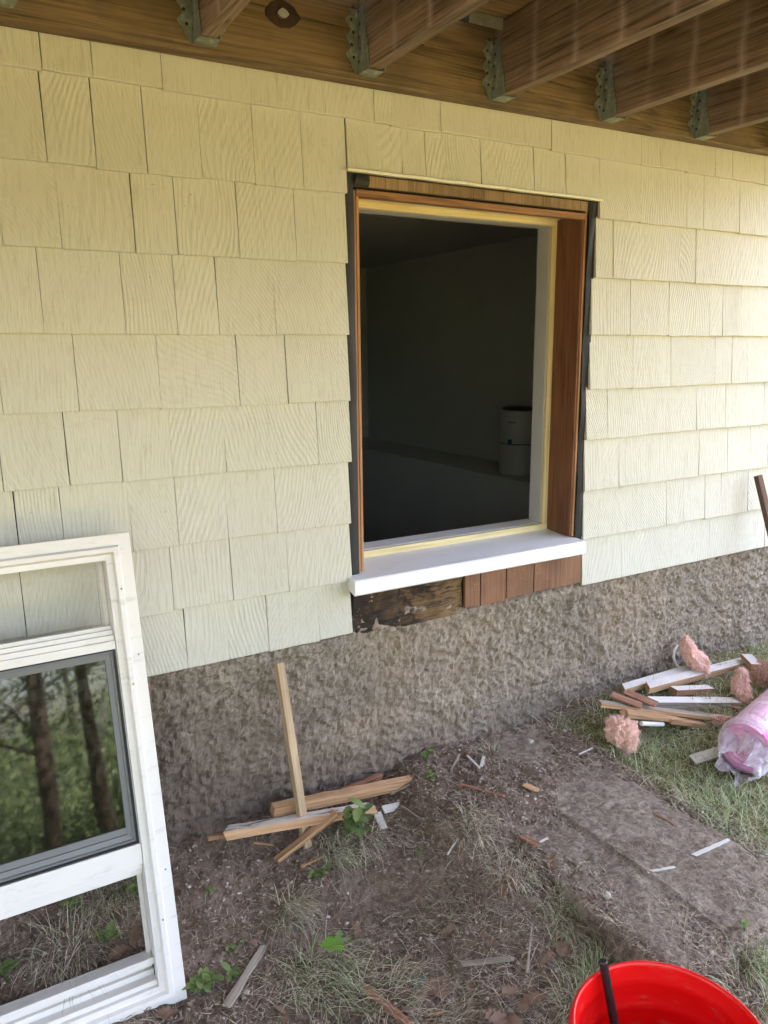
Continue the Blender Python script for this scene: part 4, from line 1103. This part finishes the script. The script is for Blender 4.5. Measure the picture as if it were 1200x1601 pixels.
tuft(520, 1330, 260, .12, .05, .5, 'grass tuft draped beneath the wood pile by the leafy weed', 41, (.3, -1))
tuft(575, 1318, 160, .13, .03, .1, 'dry tuft hanging down right of the leafy weed', 42, (.25, -1))
tuft(452, 1432, 230, .11, .035, .35, 'isolated half dry tuft in the bare dirt below the pile', 43, (.8, -.7))
tuft(500, 1535, 420, .13, .09, .65, 'broad green and straw tuft under the jagged leaf', 44, (.6, -.9))
tuft(600, 1560, 300, .12, .08, .3, 'straw coloured tuft at the bottom centre', 45, (.7, -.5))
tuft(735, 1300, 340, .09, .06, .12, 'dry wiry tuft by the upper edge of the slab', 46, (.3, -1))
tuft(800, 1360, 300, .09, .06, .15, 'dry matted tuft against the slab edge', 47, (-.3, -1))
tuft(880, 1430, 360, .08, .06, .45, 'dark tuft in the hollow beside the slab corner', 48, (.2, -1))
tuft(935, 1470, 260, .085, .04, .9, 'bright green tuft just above the bucket rim', 49)
tuft(905, 1560, 200, .09, .05, .5, 'tuft pressed against the left side of the bucket', 50)
tuft(1175, 1480, 170, .11, .03, .8, 'green tuft growing at the near corner of the slab', 51, (.3, -1))
tuft(1195, 1560, 300, .11, .09, .6, 'grass tuft right of the bucket', 52)
tuft(770, 1180, 160, .06, .05, .3, 'short tuft at the wall left of the burrow', 53)
tuft(100, 1490, 320, .12, .07, .12, 'dry tuft seen through the lower gap of the leaning window', 54, (-.3, -1))
tuft(170, 1400, 260, .10, .06, .4, 'mixed tuft seen through the leaning window under its sash', 55, (-.2, -1))
tuft(690, 1580, 200, .09, .07, .1, 'flattened straw tuft near the bottom edge', 56, (.9, -.3))
tuft(1175, 1010, 260, .08, .07, .6, 'grass growing along the wall beyond the heap', 57)
tuft(1085, 1062, 180, .06, .05, .7, 'grass tuft poking between the boards of the heap', 58)
tuft(1010, 1150, 220, .085, .06, .9, 'fresh green tuft beside the lower pink tuft', 59)

# clods and small bits
def bits(name, mat, cnt, size, label, cat, seed, area, dens=None, flat=.6):
    r_ = random.Random(seed); V = []; F = []
    ico = [(0,0,1),(.894,0,.447),(.276,.851,.447),(-.724,.526,.447),(-.724,-.526,.447),(.276,-.851,.447),(.724,.526,-.447),(-.276,.851,-.447),(-.894,0,-.447),(-.276,-.851,-.447),(.724,-.526,-.447),(0,0,-1)]
    fc = [(0,1,2),(0,2,3),(0,3,4),(0,4,5),(0,5,1),(1,6,2),(2,7,3),(3,8,4),(4,9,5),(5,10,1),(2,6,7),(3,7,8),(4,8,9),(5,9,10),(1,10,6),(11,7,6),(11,8,7),(11,9,8),(11,10,9),(11,6,10)]
    for _ in range(cnt):
        x = r_.uniform(area[0], area[1]); y = r_.uniform(area[2], area[3])
        if blocked(x, y): continue
        if dens and r_.random() > dens(x, y): continue
        s = size*(.35+r_.random()**3*1.9); zz = max(ground(x, y), SZ-.004 if inslab(x, y) else -9)
        a = r_.uniform(0, 3.14); ca, sa = math.cos(a), math.sin(a); e = r_.uniform(.5, 1); k = len(V)
        for (i, j, q) in ico:
            g_ = s*(1+.35*r_.uniform(-1, 1)); i2, j2 = i*g_, j*g_*e
            V.append((x+i2*ca-j2*sa, y+i2*sa+j2*ca, zz+s*.1+q*g_*flat))
        F += [tuple(k+i for i in f) for f in fc]
    o = build(name, V, F, mat, None, False); return tag(o, label, cat, None, 'stuff')
clod = NT('soil_clod', 0.95); cg = clod.coord(); clod.done(clod.ramp(clod.noise(cg, 55, 5, 0.7), DIRT_STOPS))
bits('soil_clods', clod.m, 34000, .0033, 'small crumbs and clods of soil on the dirt', 'soil', 5, (-.2, 1.72, -1.4, -.01))
peb = NT('pale_grit', 0.9); pg_ = peb.coord(); peb.done(peb.ramp(peb.noise(pg_, 40, 3, 0.6), [(0.35, (0.12, 0.085, 0.06)), (0.5, (0.34, 0.27, 0.21)), (0.65, (0.60, 0.53, 0.44))]))
bits('grit', peb.m, 4200, .0032, 'pale grit and tiny stones in the dirt', 'grit', 9, (-.1, 1.70, -1.35, -.01))
chipm = wood('chip_wood', (0.15, 0.10, 0.07), (0.30, 0.22, 0.15), (0.48, 0.40, 0.31), ring=8)
pts = []
for _ in range(3200):
    x = rg.uniform(-.1, 1.75); y = -1.35*rg.random()
    if blocked(x, y): continue
    zz = max(ground(x, y), SZ-.004 if inslab(x, y) else -9)
    pts.append(((x, y, zz+.004), rg.uniform(0, 6.28), rg.uniform(.006, .022), rg.uniform(.003, .007), 0, 0))
blades('wood_crumbs', chipm, pts, 'small wood crumbs and leaf bits scattered on the dirt', 'wood crumbs', seed=6)

pts = []
for _ in range(420):
    x = rg.gauss(2.02, .20); y = -abs(rg.gauss(.20, .10))-.01; u_ = rg.random()
    pts.append(((x, y, ground(x, y)+.006+.03*u_*u_), rg.uniform(0, 6.28), rg.uniform(.008, .05), rg.uniform(.002, .006), rg.choice((0, .2, .4)), 0))
blades('heap_splinters', chipm, pts, 'small splinters strewn over and round the right heap', 'splinters', seed=8)
# leaves
def leaf_mesh(V, F, C, c, d, up, L, W, n=5, jag=0.0, col=(.5, .5, 0), fold=.25, curl=.5, r_=random):
    d = Vector(d).normalized(); s = d.cross(Vector(up)).normalized(); u = s.cross(d).normalized(); k = len(V)
    for i in range(n+1):
        t_ = i/n; w_ = W*math.sin(math.pi*min(1, t_*.92+.06))**.75*(1+jag*(1 if i % 2 else -1))*.5
        if i == n: w_ = W*.03
        p = Vector(c)+d*(L*t_)-u*(curl*L*t_*t_*.5)
        V += [p-s*w_+u*w_*fold, p, p+s*w_+u*w_*fold]
    for i in range(n):
        a = k+3*i; F += [(a, a+1, a+4, a+3), (a+1, a+2, a+5, a+4)]; C += [*col, *col]
def leafobj(name, V, F, C, mat, parent=None):
    me = bpy.data.meshes.new(name); me.from_pydata([tuple(v) for v in V], [], F)
    at_ = me.attributes.new('rnd', 'FLOAT_VECTOR', 'FACE'); at_.data.foreach_set('vector', C)
    return link(name, me, mat, parent, True)
def weed(px, py, h, spread, nl, LL, label, seed, lean=(0, 0), jag=.15, stems=4):
    b = gp(px, py); b.y = min(b.y, -.03); r_ = random.Random(seed)
    root = empty('weed', b, label, 'weed', 'green weeds sprouting from the dirt')
    mb = MB(); V = []; F = []; C = []
    for s in range(stems):
        a = r_.uniform(0, 6.283); tip = Vector((spread*math.cos(a)*r_.uniform(.3, 1)+lean[0], min(spread*math.sin(a)*r_.uniform(.3, 1)+lean[1], .0), h*r_.uniform(.55, 1.1)))
        mid = tip*.5+Vector((0, 0, h*.15)); mb.tube([(0, 0, -.01), mid, tip], [.0015, .0012, .0007], 5)
        for q in range(max(1, nl//stems)):
            t_ = r_.uniform(.3, 1.0); p = mid.lerp(tip, (t_-.5)*2) if t_ > .5 else mid*(t_*2)
            aa = r_.uniform(0, 6.283); d = (math.cos(aa), math.sin(aa), r_.uniform(-.1, .7))
            leaf_mesh(V, F, C, p, d, (0, 0, 1), LL*r_.uniform(.6, 1.15), LL*r_.uniform(.45, .62), 6, jag, (r_.random(), r_.random(), 0), .2, r_.uniform(.1, .8))
    mb.out('stem', M['weed'], root, smooth=True); leafobj('leaf_cluster', V, F, C, M['weed'], root)
weed(560, 1322, .13, .05, 34, .044, 'tall leafy weed growing in front of the wood pile', 61, jag=.12)
weed(497, 1372, .03, .035, 30, .018, 'low small leaved clump under the wood pile', 62, stems=7)
weed(325, 1545, .045, .04, 24, .034, 'round leaved weed beside the corner of the leaning window', 63, stems=6, jag=.0)
weed(362, 1530, .035, .025, 10, .028, 'small weed touching the grey bark strip', 64, stems=4, jag=.0)
weed(676, 1225, .055, .012, 16, .018, 'thin upright weed at the end of the long orange brown stick', 65, stems=3)
weed(665, 1192, .05, .02, 10, .022, 'small weed against the stucco above the white lath', 66)
weed(565, 1240, .04, .02, 6, .022, 'little weed poking between the pile sticks', 67, stems=2)
weed(345, 1290, .02, .02, 8, .016, 'tiny weed at the wall foot near the left end of the pile', 68)
weed(327, 1400, .03, .012, 5, .020, 'two leaf seedling right of the leaning window frame', 69, stems=2)
weed(95+65, 1482, .04, .03, 6, .034, 'bright weed seen through the lower gap of the leaning window', 70, jag=.2, stems=2)
weed(12, 1530, .04, .03, 9, .034, 'broad leaved weed at the left edge behind the window sill track', 71, jag=.0)
weed(215, 1398, .05, .04, 26, .022, 'clump of small leaves behind the lower sash rail', 72, stems=6)
weed(120, 1415, .04, .05, 20, .020, 'sparse sprouts behind the leaning window', 73, stems=6)
weed(650, 1335, .015, .02, 5, .018, 'flat grey green rosette in the bare dirt', 74, stems=3)
weed(245+4*30, 1425+60, .02, .03, 8, .014, 'few tiny sprouts above the bark strip', 75, stems=4)
weed(1165, 1455, .03, .02, 10, .016, 'yellow green sprout at the near right slab corner', 76, stems=4)
for q, (a, b, wd_, mt_, lab) in enumerate([((395, 1318), (428, 1322), .008, 'fir', 'thin sliver in front of the pointed end of the pile'), ((610, 1240), (640, 1226), .010, 'greywood', 'grey sliver behind the long stick near its right end'), ((470, 1356), (505, 1340), .007, 'fir', 'fine splinter under the leaning stake foot'),
        ((628, 1262), (660, 1282), .007, 'greywood', 'grey twig below the white lath'), ((540, 1240), (560, 1222), .008, 'red', 'reddish sliver against the stucco behind the pile'), ((760, 1420), (790, 1432), .007, 'greywood', 'thin grey twig in the dry grass left of the slab edge'),
        ((700, 1330), (716, 1310), .005, 'whitewood', 'pale thin sliver in the bare dirt mid way to the slab'), ((1055, 1290), (1020, 1272), .005, 'red', 'thin reddish twig lying on the slab')]):
    gs(a, b, wd_, .004, M[mt_], lab, seed=50+q, jag=.25, end='split', taper=.3)
weed(430, 1290, .03, .03, 10, .014, 'small sprout in front of the broken board', 77, stems=4)
# the jagged bright leaf plant
def jag_leaf(px, py, label):
    b = gp(px, py); root = empty('maple_seedling', b, label, 'seedling'); V = []; F = []; C = []
    for (a, L, W, c) in ((2.9, .040, .028, .9), (2.2, .032, .018, 1.0), (3.7, .035, .020, .7), (.9, .042, .016, .35), (-.2, .036, .013, .2), (4.6, .03, .022, .95)):
        leaf_mesh(V, F, C, (0, 0, .05), (math.cos(a), math.sin(a), .15), (0, 0, 1), L, W, 9, .38, (c, .5, 0), .12, .3)
    leafobj('leaf_cluster', V, F, C, leafmat('seedling_leaf', (0.22, 0.32, 0.14), (0.16, 0.36, 0.03), .5, .3), root)
    mb = MB(); mb.tube([(0, 0, -.01), (0.002, 0, .03), (0, 0, .052)], .001, 5); mb.out('stem', M['weed'], root)
jag_leaf(527, 1502, 'seedling with jagged bright green leaves over the broad tuft')
# dead leaves
rl = random.Random(77)
dl = [(272, 1398, .035, 'curled rusty leaf right beside the window frame'), (800, 1385, .045, 'reddish dry leaf on the slab edge above the tuft'), (675, 1562, .05, 'pale shredded leaf near the bottom centre'), (655, 1595, .03, 'small curled leaf at the bottom edge'),
      (820, 1560, .05, 'large shredded brown leaf left of the bucket'), (870, 1500, .04, 'rusty leaf up left of the bucket rim'), (885, 1585, .03, 'tan leaf tucked against the bucket'), (195, 1480, .05, 'crumpled brown leaf behind the lower sash gap'),
      (265, 1590, .035, 'dark leaf under the window corner'), (185, 1430, .03, 'curled leaf below the clump behind the window'), (620, 1400, .02, 'tiny pale leaf in the middle of the dirt'), (735, 1560, .03, 'curled brown leaf among the straw'), (845, 1540, .03, 'folded leaf fragment by the pale twig')]
dl += [(300, 1450, .025, 'small brown leaf right of the window frame'), (395, 1470, .025, 'brown leaf at the top end of the grey bark strip'), (560, 1455, .022, 'folded leaf above the jagged seedling'), (705, 1460, .028, 'tan leaf in the dry grass mid ground'), (765, 1470, .03, 'brown leaf above the short grey stick'), (790, 1590, .045, 'big torn leaf at the bottom edge left of the bucket'), (440, 1590, .03, 'brown leaf low in the broad tuft'), (860, 1350, .02, 'small leaf scrap on the slab edge')]
for (px, py, L, lab) in dl:
    b = gp(px, py, .004); V = []; F = []; C = []
    for q in range(3 if L > .04 else 2):
        a = rl.uniform(0, 6.28); leaf_mesh(V, F, C, (rl.uniform(-.3, .3)*L, rl.uniform(-.3, .3)*L, .006), (math.cos(a), math.sin(a), rl.uniform(.0, .35)), (rl.uniform(-.3, .3), rl.uniform(-.3, .3), 1), L, L*rl.uniform(.5, .8), 8, .22, (0, 0, 0), rl.uniform(.1, .5), rl.uniform(-.4, .9))
    o = leafobj('dead_leaf', V, F, C, M['leafdry']); o.location = b
    tag(o, lab, 'leaf', 'dead leaves on the ground')
def stone(px, py, s, mat, label, flat=.6):
    b = gp(px, py); bm = bmesh.new(); bmesh.ops.create_icosphere(bm, subdivisions=3, radius=s)
    for v in bm.verts: v.co *= 1+.3*noise.noise(v.co*(1.3/s)+b); v.co.z *= flat
    me = bpy.data.meshes.new('stone'); bm.to_mesh(me); bm.free(); o = link('stone', me, mat, None, True); o.location = b+Vector((0, 0, s*.2))
    tag(o, label, 'stone', 'stones in the dirt')
stone(828, 1161, .014, M['stone'], 'pale stone at the mouth of the burrow hollow')
stone(655, 1538, .020, M['greystone'], 'flat mossy stone near the bottom centre', .4)
stone(882, 1143, .008, M['stone'], 'small white pebble near the foundation')
stone(948, 1400, .010, M['stone'], 'pale pebble on the slab edge')
stone(597, 1290, .007, M['stone'], 'tiny pebble beside the white chip')
stone(610, 1228, .012, M['stone'], 'white chunk wedged behind the long stick')
# dark plant inside the room
b = Vector((2.10, .80, -.9)); root = empty('houseplant', b, 'dark spiky plant silhouette inside the room beside the jamb', 'houseplant')
V = []; F = []; C = []; rp = random.Random(5); mb = MB()
lathe('pot', [(0, 0), (.10, 0), (.13, .26), (.12, .26), (.11, .22), (0, .22)], M['darkwood'], root, 24)
mb.tube([(0, 0, .2), (.01, 0, .9), (0, 0, 1.35)], .008, 6); mb.out('stem', M['darkleaf'], root)
for q in range(60):
    z_ = rp.uniform(.75, 1.36); a = rp.uniform(0, 6.28)
    leaf_mesh(V, F, C, (0, 0, z_), (math.cos(a), math.sin(a), rp.uniform(-.1, .6)), (0, 0, 1), rp.uniform(.07, .13), .018, 5, .0, (.5, .5, 0), .2, .4)
leafobj('leaf_cluster', V, F, C, M['darkleaf'], root)

# ------------------------------------------------------------------ trees down the slope (seen in the window glass), unseen left ones added for shade
def tree(x, y, h, cr, n, label, seed, fork=True):
    z0 = ground(x, y); r_ = random.Random(seed)
    root = empty('tree', (x, y, z0), label, 'tree', 'trees down the slope behind the viewer')
    mb = MB(); tr = h*.0065+.03
    lean = Vector((r_.uniform(-.05, .05), r_.uniform(-.05, .05), 1))
    ax = [Vector((lean.x*q*h, lean.y*q*h, q*h))+Vector((noise.noise((q*3, seed, 0)), noise.noise((q*3, seed, 9)), 0))*.25*q for q in (0, .15, .3, .45, .6, .75, .9)]
    ax[0].z = -.3
    mb.tube(ax, [tr*1.4, tr, tr*.9, tr*.75, tr*.55, tr*.35, tr*.12], 9)
    tips = []
    for q in range(13):
        s = r_.uniform(.16, .9); i = min(5, int(s/.15)); b = ax[i].lerp(ax[i+1], (s-.15*i)/.15 if i < 6 else 0); a = r_.uniform(0, 6.283)
        L = cr*(1.15-s*.6)*r_.uniform(.7, 1.1); e = b+Vector((math.cos(a)*L, math.sin(a)*L, L*r_.uniform(.1, .7)))
        mb.tube([b, b.lerp(e, .5)+Vector((0, 0, .1*L)), e], [tr*.3, tr*.18, .015], 5); tips += [b.lerp(e, .45), b.lerp(e, .7), e, e]
    tips += [ax[-1]]*3
    mb.out('trunk', M['bark'], root, smooth=True)
    V = []; F = []; C = []
    for _ in range(n):
        t_ = r_.choice(tips); g_ = Vector((r_.gauss(0, 1), r_.gauss(0, 1), r_.gauss(0, .8)))*cr*.17
        p = t_+g_; s = r_.uniform(.035, .075); a = Vector((r_.gauss(0, 1), r_.gauss(0, 1), r_.gauss(0, .6))).normalized(); b = a.cross(Vector((r_.random(), r_.random(), 1))).normalized()
        k = len(V); V += [p-a*s, p+b*s*.5, p+a*s, p-b*s*.5]; F.append((k, k+1, k+2, k+3)); C += [r_.random(), r_.random(), 0]
    leafobj('crown', V, F, C, M['foliage'], root).data.polygons.foreach_set('use_smooth', [False]*len(F))
tl = [(-.12, -9.4, 12, 2.6), (.62, -8.9, 11.5, 2.6), (1.42, -10.0, 12, 2.8), (-2.6, -7.4, 11, 3.4), (-5.2, -5.6, 10, 3.4), (-6.5, -2.4, 9, 3.0), (-4.6, -12.4, 12, 3.4), (4.2, -16.2, 13, 3.6), (2.2, -20, 14, 4.2), (-2.6, -19.5, 14, 4.2), (-8.5, -15, 14, 4.2),  # the near left trees are unseen, added to darken the lower left
      (6.5, -24, 15, 4.6), (-5.8, -23, 15, 4.8), (.8, -26, 15, 4.8), (11.5, -24, 14, 4.4), (-12, -12, 13, 4.0)]
def shrub(x, y, h, rad_, n, seed):
    z0 = ground(x, y); r_ = random.Random(seed)
    root = empty('shrub', (x, y, z0), 'green understorey shrub among the trees behind the deck', 'shrub', 'shrubs among the trees down the slope')
    V = []; F = []; C = []; mb = MB(); tips = []
    for q in range(9):
        a = r_.uniform(0, 6.283); e = Vector((math.cos(a)*rad_*r_.uniform(.2, .9), math.sin(a)*rad_*r_.uniform(.2, .9), h*r_.uniform(.35, 1)))
        mb.tube([(0, 0, -.2), e*.5+Vector((0, 0, .1)), e], [.03, .02, .006], 5); tips += [e, e*.6]
    mb.out('stem', M['bark'], root)
    for _ in range(n):
        p = r_.choice(tips)+Vector((r_.gauss(0, 1), r_.gauss(0, 1), r_.gauss(0, .8)))*rad_*.24; s = r_.uniform(.04, .09)
        a = Vector((r_.gauss(0, 1), r_.gauss(0, 1), r_.gauss(0, .6))).normalized(); b = a.cross(Vector((r_.random(), r_.random(), 1))).normalized()
        k = len(V); V += [p-a*s, p+b*s*.5, p+a*s, p-b*s*.5]; F.append((k, k+1, k+2, k+3)); C += [r_.random(), r_.random(), 0]
    leafobj('crown', V, F, C, M['foliage'], root).data.polygons.foreach_set('use_smooth', [False]*len(F))
for i, (x, y, h, c) in enumerate(tl):
    tree(x, y, h*.9, c, 8000 if i < 7 else 5000, ('slim dark trunked tree mirrored left in the window glass', 'slim dark trunked tree mirrored in the middle of the window glass', 'slim dark trunked tree mirrored right in the window glass')[i] if i < 3 else 'leafy green tree (unseen near left ones added for shade) standing down the slope behind the deck', 100+i)
for i, (x, y, h, c) in enumerate([(-3.6, -4.6, 2.6, 1.5), (-4.8, -3.0, 2.6, 1.6), (-2.4, -6.4, 2.4, 1.5), (-2.6, -14, 3.0, 2.2), (2.9, -13, 2.6, 2.0), (.9, -14.5, 3.4, 2.1), (2.0, -17.5, 4.2, 2.6), (.9, -20, 5.0, 2.4), (3.8, -19, 4.0, 2.8), (-5, -17, 3.6, 2.6), (5.6, -16, 3.4, 2.4), (-1.2, -24, 4.6, 3.2), (2.6, -25, 4.8, 3.2), (-4.5, -26, 4.8, 3.2), (6.5, -26, 4.8, 3.2)]):  # the nearest left shrubs are unseen too, added to block light from the left
    shrub(x, y, h, c, 6000, 300+i)
